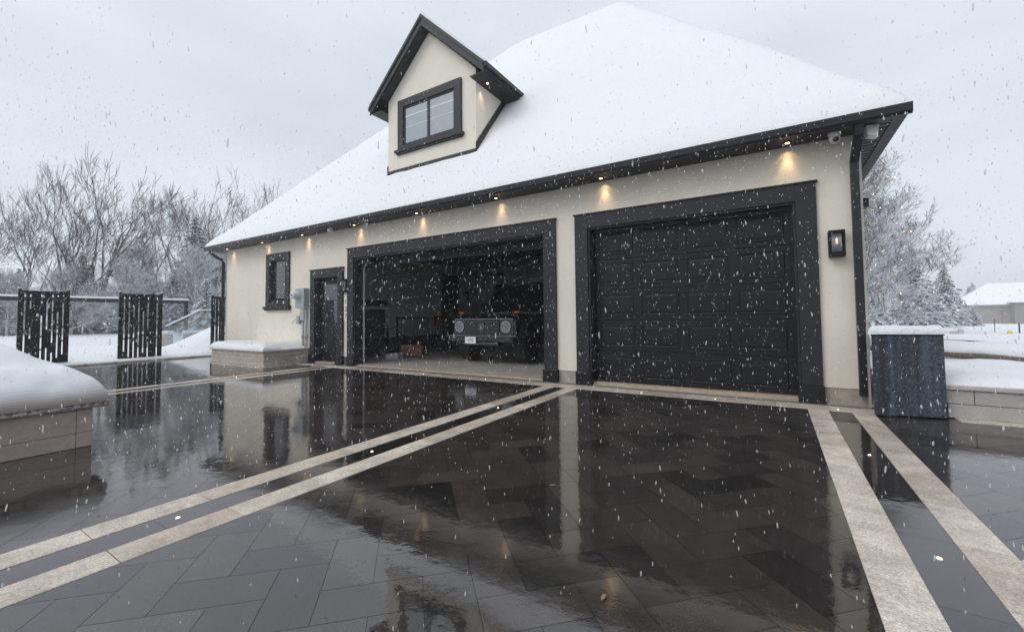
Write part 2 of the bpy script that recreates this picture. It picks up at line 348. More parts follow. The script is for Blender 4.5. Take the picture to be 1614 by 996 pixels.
def put(P, z, mb, tone, tilt=0.0):
    area = 0.5 * sum(P[i][0] * P[(i + 1) % len(P)][1] - P[(i + 1) % len(P)][0] * P[i][1] for i in range(len(P)))
    if abs(area) < 0.0015: return
    cx = sum(p[0] for p in P) / len(P); cy = sum(p[1] for p in P) / len(P)
    ta, tb = rs.gauss(0, tilt), rs.gauss(0, tilt)
    mb.poly([(p[0], p[1], z + ta * (p[0] - cx) + tb * (p[1] - cy)) for p in P], tone)
for (u0, v0, u1, v1) in herring():
    cxu, cyv = (u0 + u1) / 2 * wd, (v0 + v1) / 2 * wd
    X, Y = (cxu - cyv) * c45, (cxu + cyv) * c45
    X += -2.0; Y += -6.0
    if X < -15 or X > 11 or Y > 0.3 or Y < -14: continue
    cs = []
    for (u, v) in ((u0 * wd + jt, v0 * wd + jt), (u1 * wd - jt, v0 * wd + jt), (u1 * wd - jt, v1 * wd - jt), (u0 * wd + jt, v1 * wd - jt)):
        cs.append(((u - v) * c45 - 2.0, (u + v) * c45 - 6.0))
    tone = min(1, max(0, rs.gauss(0.68, 0.15))) if rs.random() > 0.2 else rs.uniform(0.1, 0.45)
    for (a, b) in zones:
        P = clip_poly(cs, -1, 0, -(a + 0.003)); 
        if len(P) > 2: P = clip_poly(P, 1, 0, b - 0.003)
        if len(P) > 2: P = clip_poly(P, 0, 1, Y_T - 0.003)
        if len(P) > 2: put(P, 0.0, pav, tone, 0.0004)
for (c, a, b) in bands:      # dark strip between each pair of pale bands
    y = Y_T
    while y > -14:
        L_ = 0.62; put([(a + 0.192, y - L_ + .0015), (b - 0.192, y - L_ + .0015), (b - 0.192, y - .0005), (a + 0.192, y - .0005)], 0.0, pav, rs.random() * 0.6, 0.0004); y -= L_
struct(pav.build('driveway', PAVER, tone=True))
pale = MB()
for (c, a, b) in bands:
    for (p, q) in ((a, a + 0.19), (b - 0.19, b)):
        y = Y_T; L_ = 0.52
        while y > -14:
            pale.box(p, q, y - L_ + 0.004, y, -0.03, 0.003, tone=rs.random()); y -= L_
x = -9.9
while x < 14:                # soldier course along the front of the garage
    if x < WR + 0.05 or x > 1.30: pale.box(x, x + 0.517, Y_T + 0.004, -0.14, -0.03, 0.003, tone=rs.random())
    x += 0.52
x = -12.45
while x < -9.98:
    pale.box(x, min(x + 0.397, -9.80), -1.27, -1.135, -0.03, 0.003, tone=rs.random()); x += 0.4
pale.box(-9.945, -9.80, -1.13, -0.445, -0.03, 0.003, tone=0.6)
y = -1.0
for y in lin(-4.4, -13, 0.5)[:-1]: pass
struct(pale.build('paving_bands', PALE, tone=True, bevel=0.002))
dr = MB(); dr.box(-9.9, 0.95, -0.132, -0.062, -0.03, 0.006)
x = -9.88
while x < 0.93: dr.box(x, x + 0.012, -0.128, -0.066, 0.006, 0.009); x += 0.03
tag(dr.build('trench_drain', GALV), 'long slim grey metal drain channel at the foot of the garage wall', 'drain')
apron = MB(); apron.box(-9.9, WR + 0.03, -0.06, 0.2, -0.03, 0.008); struct(apron.build('concrete_apron', CONC))
cur = MB(); 
for yy in lin(-3.6, -0.2, 0.6)[:-1]: cur.box(-14.62, -14.46, yy, yy + 0.59, -0.1, 0.035)
struct(cur.build('path_edging', BLOCK))

# ------------------------------------------------------------------ house
house = empty('garage_building', (WL, 0, 0), 'cream stucco detached garage with snowy hip roof, dormer and black doors', 'garage')
house.location = (0, 0, 0)
ZT = 3.21; TH = 0.20
wm = MB()
def full(x0, x1): wm.box(x0, x1, 0, TH, 0.2, ZT)
full(WL, -11.74); wm.box(-11.74, -11.01, 0, TH, 0.2, 1.56); wm.box(-11.74, -11.01, 0, TH, 2.70, ZT)
full(-11.01, -9.68); wm.box(-9.68, -8.80, 0, TH, 2.10, ZT); full(-8.80, -8.22); wm.box(-8.22, -3.26, 0, TH, 2.49, ZT)
full(-3.26, -2.50); wm.box(-2.50, 0.27, 0, TH, 2.49, ZT); full(0.27, WR)
wm.box(WR - TH, WR, TH, 7.79, 0.2, ZT); wm.box(WL, WL + TH, TH, 7.79, 0.2, ZT); wm.box(WL + TH, WR - TH, 7.59, 7.79, 0.2, ZT)
wm.build('wall', STUCCO, house)
fm = MB()
for (a, b) in ((WL + .01, -9.7), (-8.78, -8.24), (-3.24, -2.52), (0.29, WR - .012)):
    fm = MB(); fm.box(a, b, 0.012, TH - 0.01, -0.2, 0.2); fm.build('foundation', CONC, house)
fm = MB(); fm.box(WR - TH, WR - .012, TH - .01, 7.78, -0.2, 0.2); fm.build('foundation', CONC, house)
# interior
im = MB()
im.box(-10.15, -10.0, TH + .003, 7.4, 0.03, 3.0); im.box(-10.0, 0.70, 7.25, 7.4, 0.03, 3.0); im.box(0.58, 0.70, TH + .003, 7.25, 0.03, 3.0)
im.build('interior_wall', INNER, house)
cm = MB(); cm.box(-10.15, 0.70, TH + .003, 7.4, 3.0, 3.1); cm.build('ceiling', mat('ceiling_paint', (0.28, 0.28, 0.29), 0.85), house)
fl = MB(); fl.box(-10.15, 0.70, 0.203, 7.4, -0.1, 0.028); fl.build('floor', FLOORC, house)
bb = MB(); bb.box(-9.995, -9.97, TH + .01, 4.9, 0.03, 0.16); bb.box(-9.995, -9.975, TH + .01, 4.9, 0.16, 0.50); bb.build('dark_wainscot', INDARK, house)
tm = MB(); tm.box(-8.2, -3.28, 0.03, 0.2, 0.008, 0.030); tm.box(-2.48, 0.25, 0.03, 0.3, 0.008, 0.050); tm.build('threshold', SILLW, house)

def trim(x0, x1, zt, wd=0.215, lip=0.03):
    t = MB(); d = -0.05
    t.box(x0, x0 + wd, d, -0.001, 0.21, zt); t.box(x1 - wd, x1, d, -0.001, 0.21, zt); t.box(x0 + wd, x1 - wd, d, -0.001, zt - wd, zt)
    # stepped inner moulding and reveal lining
    t.box(x0 + wd - .001, x0 + wd + lip, -0.025, 0.18, 0.21, zt - wd - .001); t.box(x1 - wd - lip, x1 - wd + .001, -0.025, 0.18, 0.21, zt - wd - .001)
    t.box(x0 + wd + lip, x1 - wd - lip, -0.025, 0.18, zt - wd - lip, zt - wd + .001)
    t.build('door_surround', TRIM, house, bevel=0.004)
    for a, b in ((x0 - .012, x0 + wd + .04), (x1 - wd - .04, x1 + .012)):
        p = MB(); p.box(a, b, -0.075, 0.16, 0.0, 0.21); p.build('plinth_block', TRIM2, house, bevel=0.006)
trim(-8.43, -3.06, 2.70); trim(-2.71, 0.477, 2.70); trim(-9.875, -8.60, 2.29, 0.19, 0.02)
cap = MB()
for (a, b, z) in ((-8.45, -3.04, 2.70), (-2.73, 0.497, 2.70), (-9.895, -8.58, 2.29)): cap.box(a, b, -0.065, -0.002, z, z + 0.02)
cap.build('drip_cap', TRIM2, house)

# closed sectional door on the right
gd = MB(); X0, X1, YD = -2.47, 0.24, 0.14
rows = 5; rh = (2.46 - 0.05) / rows
for r_ in range(rows):
    z0 = 0.05 + r_ * rh; gd.box(X0, X1, YD, YD + 0.045, z0 + 0.004, z0 + rh - 0.004)
gdo = gd.build('garage_door', GDOOR, house, bevel=0.003)
pn = MB(); cw = (X1 - X0 - 0.10) / 4
for r_ in range(rows):
    for c in range(4):
        a = X0 + 0.05 + c * cw + 0.055; b = X0 + 0.05 + (c + 1) * cw - 0.055; z0 = 0.05 + r_ * rh + 0.07; z1 = 0.05 + (r_ + 1) * rh - 0.07
        y = YD - 0.001
        # raised frame: bevelled rim, recessed band, flat field
        def rim(a, b, z0, z1, w_, y0, y1):
            o4 = [(a, z0), (b, z0), (b, z1), (a, z1)]; i4 = [(a + w_, z0 + w_), (b - w_, z0 + w_), (b - w_, z1 - w_), (a + w_, z1 - w_)]
            for k in range(4):
                q = (k + 1) % 4; pn.poly([(o4[k][0], y0, o4[k][1]), (o4[q][0], y0, o4[q][1]), (i4[q][0], y1, i4[q][1]), (i4[k][0], y1, i4[k][1])])
        rim(a, b, z0, z1, 0.012, y, y - 0.009); rim(a + .012, b - .012, z0 + .012, z1 - .012, 0.014, y - 0.009, y - 0.002)
        rim(a + .026, b - .026, z0 + .026, z1 - .026, 0.035, y - 0.002, y - 0.008)
        q = 0.061; pn.poly([(a + q, y - .008, z0 + q), (b - q, y - .008, z0 + q), (b - q, y - .008, z1 - q), (a + q, y - .008, z1 - q)])
pn.build('panel', GDOOR, gdo)
st = MB(); st.box(X0 - 0.01, X0 + 0.035, 0.085, 0.135, 0.21, 2.45); st.box(X1 - 0.03, X1 + 0.01, 0.085, 0.135, 0.21, 2.45); st.box(X0, X1, 0.085, 0.135, 2.41, 2.455); st.build('door_stop', TRIM2, house)
ds = MB(); ds.box(0.243, 0.268, 0.02, 0.075, 1.42, 1.60); tag(ds.build('door_sensor', mat('beige_plastic', (0.62, 0.56, 0.42), 0.5), None, bevel=0.003), 'small beige sensor on the right jamb of the closed garage door', 'sensor')

# raised sectional door of the open bay, with tracks
od = MB()
for k in range(4): od.box(-8.15, -3.33, 0.75 + k * 0.55, 1.29 + k * 0.55, 2.60, 2.645)
od.box(-8.15, -3.33, 0.30, 0.345, 2.30, 2.62)
od.build('raised_garage_door', GDOOR, house)
TRK = mat('galvanised_track', (0.5, 0.52, 0.54), 0.4, metal=0.3)
for xx in (-8.185, -3.30):
    tr = MB(); tr.tube([(xx, 0.235, 0.03), (xx, 0.235, 2.25), (xx, 0.30, 2.42), (xx, 0.45, 2.52), (xx, 0.7, 2.56), (xx, 3.2, 2.58)], 0.022, 6); tr.build('door_track', TRK, house)
ib = MB(); ib.box(-3.26, -2.5, 0.21, 0.5, 0.03, 3.0); ib.build('interior_pier', INDARK, house)

# inner door with landing
ld = MB(); ld.box(-10, -8.95, 4.75, 6.4, 0.028, 0.50); 
for k in range(2): ld.box(-8.95, -8.65 + 0.3 * (1 - k), 4.9, 6.2, 0.028, 0.17 * (k + 1) - 0.01 if k == 0 else 0.33)
ld.build('landing', INDARK, house)
idr = MB(); idr.box(-9.995, -9.955, 5.0, 5.95, 0.51, 2.62); idr.build('interior_door', mat('inner_door_black', (0.012, 0.012, 0.014), 0.5), house)
# roof geometry
EX0, EX1, EY0, EY1 = WL - 0.427, 1.30, -0.427, 8.213
RY, RZ, EZ = 3.893, 8.94, 3.30
RX0, RX1 = -5.97, -3.02
SF = (RZ - EZ) / (RY - EY0); SRt = (RZ - EZ) / (EX1 - RX1); SLt = (RZ - EZ) / (RX0 - EX0)
def roofz(x, y): return EZ + min(SF * (y - EY0), SF * (EY1 - y), SRt * (EX1 - x), SLt * (x - EX0))
rf = MB()
A, B, C_, D_ = (EX0, EY0, EZ), (EX1, EY0, EZ), (EX1, EY1, EZ), (EX0, EY1, EZ); E_, F_ = (RX0, RY, RZ), (RX1, RY, RZ)
rf.poly([A, B, F_, E_]); rf.poly([B, C_, F_]); rf.poly([C_, D_, E_, F_]); rf.poly([D_, A, E_])
rf.poly([(EX0, EY0, EZ - .02), (EX1, EY0, EZ - .02), (EX1, EY1, EZ - .02), (EX0, EY1, EZ - .02)])
roof = rf.build('roof', mat('dark_shingle', (0.04, 0.04, 0.042), 0.8), house)
# snow blanket on the roof
def rsnow(x, y):
    d = min(x - EX0, EX1 - x, y - EY0, EY1 - y)
    t = 0.12 * math.sqrt(max(0.0, min(1, d / 0.14))) if d < 0.14 else 0.12
    t += (0.05 * N3(x, y, 0, 0.35) + 0.025 * N3(x, y, 4, 1.1) + 0.012 * N3(x, y, 8, 3.2)) * smooth(0, 0.6, d) + 0.014 * N3(x, y, 6, 3) * smooth(0.02, .12, d)
    # soft minimum of the four slopes rounds hips and ridge
    zs = [SF * (y - EY0), SF * (EY1 - y), SRt * (EX1 - x), SLt * (x - EX0)]; mz = min(zs); k = 0.07
    s_ = -k * math.log(sum(math.exp(-(q - mz) / k) for q in zs)) + mz
    s_ = mz + (s_ - mz) * 0.9 * smooth(0, 0.5, d)
    return EZ + s_ + t * 0.8 + 0.02 * smooth(0.2, 1.5, d)
sx = [EX0, EX0 + .01, EX0 + .03, EX0 + .07] + lin(EX0 + .14, EX1 - .14, 0.11) + [EX1 - .07, EX1 - .03, EX1 - .01, EX1]
sy = [EY0, EY0 + .01, EY0 + .03, EY0 + .07] + lin(EY0 + .14, EY1 - .14, 0.11) + [EY1 - .07, EY1 - .03, EY1 - .01, EY1]
grid('snow_layer', sx, sy, rsnow, SNOW, roof)
# soffit, fascia, gutter
so = MB(); so.box(EX0 + .05, EX1 - .05, EY0 + .05, -0.002, 3.205, 3.225); so.box(WR + .002, EX1 - .05, 0.0, EY1 - .05, 3.205, 3.225); so.box(EX0 + .05, WL - .002, 0, EY1 - .05, 3.205, 3.225)
so.build('soffit', SOFFIT, house)
sl = MB()
for k in range(70): sl.box(WR + .02, EX1 - .14, -0.30 + k * 0.115, -0.29 + k * 0.115, 3.199, 3.204)
sl.build('soffit_groove', TRIM2, house)
fa = MB(); fa.box(EX0 + .03, EX1 - .03, EY0 + .03, EY0 + .05, 3.19, 3.285); fa.box(EX1 - .05, EX1 - .03, EY0 + .05, EY1, 3.19, 3.285); fa.box(EX0 + .03, EX0 + .05, EY0 + .05, EY1, 3.19, 3.285)
fa.box(EX1 - .14, EX1 - .05, EY0 + .052, EY1, 3.19, 3.204); fa.box(EX0 + .05, EX1 - .14, EY0 + .052, EY0 + .12, 3.19, 3.204)
fa.build('fascia', TRIM, house)
def gut(p0, p1, nrm):
    n = Vector(nrm); prof = [(0, 3.285), (-0.02, 3.20), (0.0, 3.185), (0.05, 3.185), (0.085, 3.215), (0.092, 3.26), (0.10, 3.292), (0.092, 3.298), (0.03, 3.297)]
    m_ = MB(); a = Vector(p0); b = Vector(p1)
    pts = [a + n * q + Vector((0, 0, z)) for q, z in prof]; m_.prism(pts, b - a); return m_
g1 = gut((EX0, EY0 + .028, 0), (EX1 - .0, EY0 + .028, 0), (0, -0.55, 0)); g1.build('gutter', FASCIA, house)
# downspouts
d1 = MB()
def rect_pipe(mb, pts, w_, d_):
    for a, b in zip(pts[:-1], pts[1:]):
        a = Vector(a); b = Vector(b); d = (b - a).normalized(); sx_ = Vector((1, 0, 0)); sy_ = d.cross(sx_).normalized()
        P = [a + sx_ * w_ / 2 + sy_ * d_ / 2, a - sx_ * w_ / 2 + sy_ * d_ / 2, a - sx_ * w_ / 2 - sy_ * d_ / 2, a + sx_ * w_ / 2 - sy_ * d_ / 2]
        mb.prism(P, b - a)
rect_pipe(d1, [(0.865, -0.36, 3.2), (0.865, -0.33, 3.08)], 0.085, 0.08)
rect_pipe(d1, [(0.865, -0.345, 3.10), (0.850, -0.055, 2.86)], 0.082, 0.075)
rect_pipe(d1, [(0.850, -0.06, 2.88), (0.850, -0.06, 0.13)], 0.08, 0.07)
d1.build('downspout', FASCIA, house, bevel=0.004)
d2 = MB(); d2.tube([(-14.38, -0.40, 3.22), (-14.38, -0.40, 3.12), (-14.34, -0.3, 3.02), (-14.30, -0.12, 2.92), (-14.30, -0.06, 2.82), (-14.30, -0.06, 0.1)], 0.045, 8)
d2.build('downspout', FASCIA, house, smooth=True)

# window on the left
def window(x0, x1, z0, z1, yf, wd, parent, glass, mull=False, dep=0.12, s=0.05, name='window'):
    f_ = MB(); y = yf
    f_.box(x0, x0 + wd, y - s, y - .001, z0, z1); f_.box(x1 - wd, x1, y - s, y - .001, z0, z1); f_.box(x0 + wd, x1 - wd, y - s, y - .001, z1 - wd, z1)
    f_.box(x0 + wd, x1 - wd, y - s, y - .001, z0, z0 + wd * 0.55)
    # sash, set back
    a, b, c, d = x0 + wd - .002, x1 - wd + .002, z0 + wd * .55 - .002, z1 - wd + .002; fw = 0.045
    for (p, q, r_, t_) in ((a, a + fw, c, d), (b - fw, b, c, d), (a + fw, b - fw, c, c + fw), (a + fw, b - fw, d - fw, d)): f_.box(p, q, y - .02, y + dep, r_, t_)
    if mull: m_ = (a + b) / 2; f_.box(m_ - .04, m_ + .04, y - .015, y + dep, c + fw, d - fw)
    o = f_.build(name, TRIM, parent, bevel=0.003)
    return o, (a + fw, b - fw, c + fw, d - fw)
wo, (a, b, c, d) = window(-11.93, -10.82, 1.44, 2.88, 0, 0.17, house, GLASS, dep=0.1)
g_ = MB(); g_.box(a - .01, b + .01, 0.055, 0.065, c - .01, d + .01); g_.build('pane', GLASS, wo)
s_ = MB(); s_.box(-11.99, -10.76, -0.10, -0.001, 1.37, 1.44); s_.box(-11.96, -10.79, -0.075, -0.001, 1.33, 1.37); s_.build('sill', TRIM, wo, bevel=0.004)

# entry door
ed = MB(); ed.box(-9.665, -8.82, 0.10, 0.145, 0.05, 2.09)
edo = ed.build('entry_door', GDOOR, house)
e2 = MB(); e2.box(-9.53, -8.95, 0.088, 0.10, 1.02, 1.05); e2.box(-9.53, -8.95, 0.088, 0.10, 1.93, 1.96); e2.box(-9.53, -9.50, 0.088, 0.10, 1.05, 1.93); e2.box(-8.98, -8.95, 0.088, 0.10, 1.05, 1.93); e2.box(-9.5, -8.98, 0.088, 0.10, 0.22, 0.85)
e2.build('door_panel', GDOOR, edo, bevel=0.003)
e3 = MB(); e3.box(-9.5, -8.98, 0.093, 0.099, 1.05, 1.93); e3.build('pane', GLASS, edo)
e4 = MB(); e4.tube([(-8.89, 0.10, 1.02), (-8.89, 0.05, 1.02)], 0.028, 10); e4.tube([(-8.89, 0.055, 1.02), (-9.00, 0.05, 1.02)], 0.011, 8); e4.build('handle', CHROME, edo)
sn = MB(); sn.box(-9.64, -8.85, -0.05, 0.09, 0.008, 0.045); o = sn.build('door_sill', CONC, house)

# ------------------------------------------------------------------ dormer
DX0, DX1, DY, DXC = -7.48, -4.955, 0.34, -6.215
DPK, DEZ, DSL = 7.56, 6.02, 0.96        # outer apex, slope
OVF, OVS, FD = 0.24, 0.36, 0.24
def dz(x): return DPK - DSL * abs(x - DXC)
dm = MB(); base = 4.20
wt = lambda x: dz(x) - FD - 0.02
# face as prism through to the roof, and cheeks
dm.prism([(DX0, DY, base), (DX1, DY, base), (DX1, DY, wt(DX1)), (DXC, DY, wt(DXC)), (DX0, DY, wt(DX0))], (0, 2.2, 0))
dorm = dm.build('dormer', STUCCO, house)
dr_ = MB(); hw = DX1 - DXC + OVS
def slab(sg, zo, th, y0, y1, x_in=0.0):
    a = (DXC, y0, DPK + zo); b = (DXC + sg * hw, y0, DPK - DSL * hw + zo)
    dr_.prism([a, b, (b[0], y0, b[2] - th), (a[0], y0, a[2] - th)], (0, y1 - y0, 0))
for sg in (-1, 1): slab(sg, 0, 0.05, DY - OVF, 3.0)
dr_.build('dormer_roof', mat('dormer_shingle', (0.03, 0.03, 0.032), 0.7), dorm)
rk = MB()
for sg in (-1, 1):
    # rake board on the front, soffit behind it, eave fascia along the side
    a = Vector((DXC, DY - OVF, DPK - 0.052)); b = Vector((DXC + sg * hw, DY - OVF, DPK - DSL * hw - 0.052)); dn = Vector((0, 0, -0.19))
    rk.prism([a, b, b + dn * 0.9, a + dn], (0, 0.03, 0))
    a2 = a + Vector((0, 0, -0.0)); rk.prism([a + Vector((0, -.025, 0.052)), b + Vector((0, -.025, 0.052)), b + Vector((0, -.025, -0.03)), a + Vector((0, -.025, -0.03))], (0, 0.024, 0))
    e = DXC + sg * hw; ze = DPK - DSL * hw
    x0, x1 = sorted((e, e - sg * 0.03)); rk.box(x0, x1, DY - OVF + .031, 1.75, ze - 0.18, ze - 0.04)
    x0, x1 = sorted((e + sg * .06, e)); rk.box(x0, x1, DY - OVF + .0, 1.72, ze - 0.11, ze - 0.02)
    w0 = DX1 if sg > 0 else DX0
    x0, x1 = sorted((e - sg * 0.03, w0 + sg * .001)); rk.box(x0, x1, DY - OVF + .031, 1.7, ze - 0.195, ze - 0.18)
    # sloping soffit under the front overhang
    p = Vector((DXC, DY - OVF + .031, DPK - FD)); q = Vector((w0 + sg * .0, DY - OVF + .031, wt(w0) + .0)); 
    rk.prism([p, q, q + Vector((0, 0, 0.02)), p + Vector((0, 0, 0.02))], (0, OVF - .032, 0))
rk.build('fascia', TRIM, dorm)
fl_ = MB()
fl_.box(DX0 - .01, DX1 + .01, DY - 0.02, DY - .001, 4.20, 4.45)
zb = roofz(DX1, DY) + 0.20
for (xx, s2) in ((DX1, 1), (DX0, -1)):
    p0 = Vector((xx, DY - .02, roofz(-6, DY) + 0.06)); p1 = Vector((xx, 1.66, roofz(-6, 1.66) + 0.06)); x_ = Vector((s2 * 0.018, 0, 0)); up = Vector((0, 0, 0.21))
    fl_.prism([p0, p1, p1 + up, p0 + up], x_)
fl_.build('flashing', TRIM, dorm)
dw, (a, b, c, d) = window(-7.13, -5.31, 4.86, 6.00, DY, 0.17, dorm, GLASS, mull=True, dep=0.03, s=0.05, name='dormer_window')
g_ = MB(); g_.box(a - .01, b + .01, DY - .006, DY - .002, c - .01, d + .01); g_.build('pane', BLIND, dorm)
g_ = MB(); g_.box(a - .005, b + .005, DY - .0085, DY - .0065, d - 0.20, d - 0.17); g_.box(a, b, DY - .0085, DY - .0065, d - .44, d - .425); g_.build('blind_rail', mat('blind_rail', (0.55, 0.6, 0.62), 0.3), dorm)
s_ = MB(); s_.box(-7.19, -5.25, DY - .10, DY - .001, 4.80, 4.86); s_.box(-7.16, -5.28, DY - .07, DY - .001, 4.765, 4.80); s_.build('sill', TRIM, dorm, bevel=0.004)
ds_ = MB()
for sg in (-1, 1):
    n = 14; 
    for k in range(n):
        t0, t1 = k / n, (k + 1) / n
        q = lambda t: Vector((DXC + sg * hw * t, DY - OVF - 0.01, DPK - DSL * hw * t + 0.075 * (1 - 0.5 * t ** 6) + 0.012 * N3(t * 9, sg)))
        u = lambda t: Vector((DXC + sg * hw * t, DY - OVF - 0.01, DPK - DSL * hw * t + 0.001))
        ds_.prism([u(t0), u(t1), q(t1), q(t0)], (0, 3.0, 0))
ds_.build('snow_cap', SNOW, dorm)

# ------------------------------------------------------------------ lights with warm scallops
def spot(name, loc, e, ang=38, tgt=(0, 0, -1), blend=0.6):
    l = bpy.data.lights.new(name, 'SPOT'); l.energy = e; l.spot_size = R(ang); l.spot_blend = blend; l.color = (1.0, 0.66, 0.34); l.shadow_soft_size = 0.02
    o = bpy.data.objects.new(name, l); COL.objects.link(o); o.location = loc; o.rotation_euler = Vector(tgt).to_track_quat('-Z', 'Y').to_euler(); return o
sl_lab = ['at the left corner of the wall', 'above the small left window', 'above the grey electric meter', 'just left of the open garage bay top', 'above the left part of the open bay', 'above the right part of the open bay', 'just above the left end of the closed door', 'above the right end of the closed door']
pm = MB(); pm.tube([(0, 0, -0.012), (0, 0, 0.0)], 0.045, 14); pz = MB(); pz.tube([(0, 0, -0.016), (0, 0, -0.0125)], 0.026, 12)
for i, x in enumerate([-13.8, -11.87, -10.0, -8.0, -6.07, -4.14, -2.2, 0.2]):
    t = empty('soffit_light', (x, -0.19, 3.203), 'small lit recessed soffit light ' + sl_lab[i], 'light', 'recessed soffit lights')
    if i == 0: pa = pm.build('trim_ring', BLACKM, t); pb = pz.build('lens', WARM, t)
    else:
        for s0 in (pa, pb): q = s0.copy(); COL.objects.link(q); q.parent = t
    s1 = spot('lamp', (0, 0.10, -0.02), 6.0 if i < 6 else 7.5, 54, (0, 0.20, -1), 1.0); s1.parent = t
    s2 = spot('lamp', (0, 0.12, -0.015), 1.5 if i < 6 else 2.0, 120, (0, 0.0, -1), 1.0); s2.parent = t
t = empty('soffit_light', (-4.78, 0.50, 5.808), 'small lit recessed light under the right eave of the dormer', 'light', 'recessed soffit lights')
for s0 in (pa, pb): q = s0.copy(); COL.objects.link(q); q.parent = t
s1 = spot('lamp', (-0.09, 0, -0.02), 7.0, 60, (-0.12, 0, -1), 1.0); s1.parent = t

def lantern(loc, label, w_, h_, glow):
    t = empty('wall_lantern', loc, label, 'lantern', 'wall lanterns')
    f_ = MB(); d = 0.13; e = 0.014; hw_ = w_ / 2
    f_.box(-hw_, hw_, -0.012, 0, 0, h_)
    for xx in (-hw_, hw_ - e): f_.box(xx, xx + e, -d, -d + e, 0.0, h_)
    f_.box(-hw_, hw_, -d, -.012, h_ - e, h_); f_.box(-hw_, hw_, -d, -.012, 0, e * 2.6)
    f_.box(-hw_ + e, hw_ - e, -d, -d + e, h_ - e * 2, h_ - e); f_.box(-hw_ + e, hw_ - e, -d, -d + e, e * 2.6, e * 3.8)
    f_.build('frame', BLACKM, t, bevel=0.002)
    g_ = MB()
    for k in range(7):
        xx = -hw_ + 0.03 + k * (w_ - 0.06) / 7; g_.tube([(xx + .008, -0.072, e * 3.8), (xx + .008, -0.072, h_ - e * 2)], 0.009, 6)
    g_.build('glass', LGLASS, t, smooth=True)
    b_ = MB(); b_.tube([(0, -0.09, h_ * .45), (0, -0.092, h_ * .52), (0, -0.092, h_ * .66), (0, -0.09, h_ * .72)], [0.006, 0.013, 0.011, 0.004], 8); b_.build('bulb', glow, t, smooth=True)
    return t
lantern((0.655, -0.001, 1.76), 'black box wall lantern with a faintly lit bulb right of the closed garage door', 0.155, 0.31, WBULB)
lantern((-8.51, -0.001, 1.71), 'small black wall lantern between the entry door and the open bay', 0.15, 0.30, LGLASS)

# house number plaque
pq = empty('number_plaque', (-8.51, -0.004, 1.22), 'pale plaque with the house number 1 2 7 in black under the small lantern', 'house number')
p_ = MB(); p_.box(-0.075, 0.075, -0.012, 0, -0.20, 0.42); p_.build('plate', PLAQ, pq, bevel=0.002)
def text_mesh(s, size, m, parent, loc, rot, name, ext=0.002):
    c = bpy.data.curves.new(name, 'FONT'); c.body = s; c.size = size; c.extrude = ext; c.align_x = 'CENTER'; c.align_y = 'CENTER'
    o = bpy.data.objects.new(name + '_curve', c); COL.objects.link(o); bpy.context.view_layer.update()
    me = bpy.data.meshes.new_from_object(o); bpy.data.objects.remove(o); me.name = name; me.materials.clear(); me.materials.append(m)
    n = bpy.data.objects.new(name, me); COL.objects.link(n); n.parent = parent; n.location = loc; n.rotation_euler = rot; return n
for k, ch in enumerate('127'): text_mesh(ch, 0.15, NUMB, pq, (0, -0.015, 0.26 - 0.17 * k), (R(90), 0, 0), 'digit')

# electric meter with conduits
em = empty('electric_meter', (-10.2, -0.001, 0), 'grey electric meter box with round glass meter and two grey conduits', 'electric meter')
b_ = MB(); b_.box(-0.16, 0.22, -0.14, 0, 1.36, 1.86); b_.build('meter_box', GREYM, em, bevel=0.006)
b_ = MB(); b_.tube([(-0.06, -0.14, 1.69), (-0.06, -0.27, 1.69), (-0.06, -0.30, 1.69)], [0.100, 0.095, 0.07], 20); b_.build('meter_dial', WHITEP, em, smooth=False)
b_ = MB(); b_.tube([(-0.06, -0.3, 1.69), (-0.06, -0.306, 1.69)], 0.035, 14); b_.build('dial_face', mat('dial_dark', (0.1, 0.1, 0.1), 0.3), em)
b_ = MB(); b_.box(0.0, 0.16, -0.11, 0, 1.06, 1.28); b_.box(-0.14, -0.03, -0.12, 0, 0.96, 1.17); b_.build('junction_box', PVC, em, bevel=0.005)
for xx, zt in ((0.045, 1.06), (0.165, 1.36)):
    b_ = MB(); b_.tube([(xx, -0.05, 0.0), (xx, -0.05, zt)], 0.030, 12); b_.tube([(xx, -0.05, 0.62), (xx, -0.05, 0.72)], 0.038, 12); b_.build('conduit', PVC, em, smooth=True)
b_ = MB(); b_.tube([(-0.1, -0.03, 1.16), (-0.25, -0.02, 1.10), (-0.42, -0.012, 1.05), (-0.52, -0.006, 0.98)], 0.005, 5); b_.build('cable', PVC, em)

# cameras
def seccam(loc, label, rz, s=1.0, turret=True):
    t = empty('security_camera', loc, label, 'camera', 'white security cameras', rz)
    b_ = MB()
    if turret:
        b_.tube([(0, 0, 0), (0, 0, -0.02), (0, -0.005, -0.055)], [0.062 * s, 0.062 * s, 0.055 * s], 16); b_.tube([(0.0, 0.03, -0.055), (0, -0.015, -0.075), (-0.005, -0.06, -0.095)], [0.045 * s, 0.056 * s, 0.042 * s], 16)
        b_.build('housing', WHITEP, t, smooth=True)
        c_ = MB(); c_.tube([(-0.005, -0.060, -0.095), (-0.006, -0.073, -0.102)], [0.032 * s, 0.03 * s], 14); c_.build('lens', mat('camera_lens', (0.05, 0.035, 0.02), 0.08), t, smooth=True)
    else:
        b_.prism([(-0.055, -0.06, 0), (0.07, -0.06, 0), (0.05, -0.07, -0.15), (-0.045, -0.07, -0.13)], (0, 0.12, 0)); b_.build('housing', WHITEP, t, bevel=0.015)
    return t
seccam((0.66, -0.20, 3.203), 'white dome camera under the eave with a dark lens', 0.2)
seccam((0.99, -0.20, 3.203), 'white boxy camera under the soffit at the right corner', 0.0, turret=False)
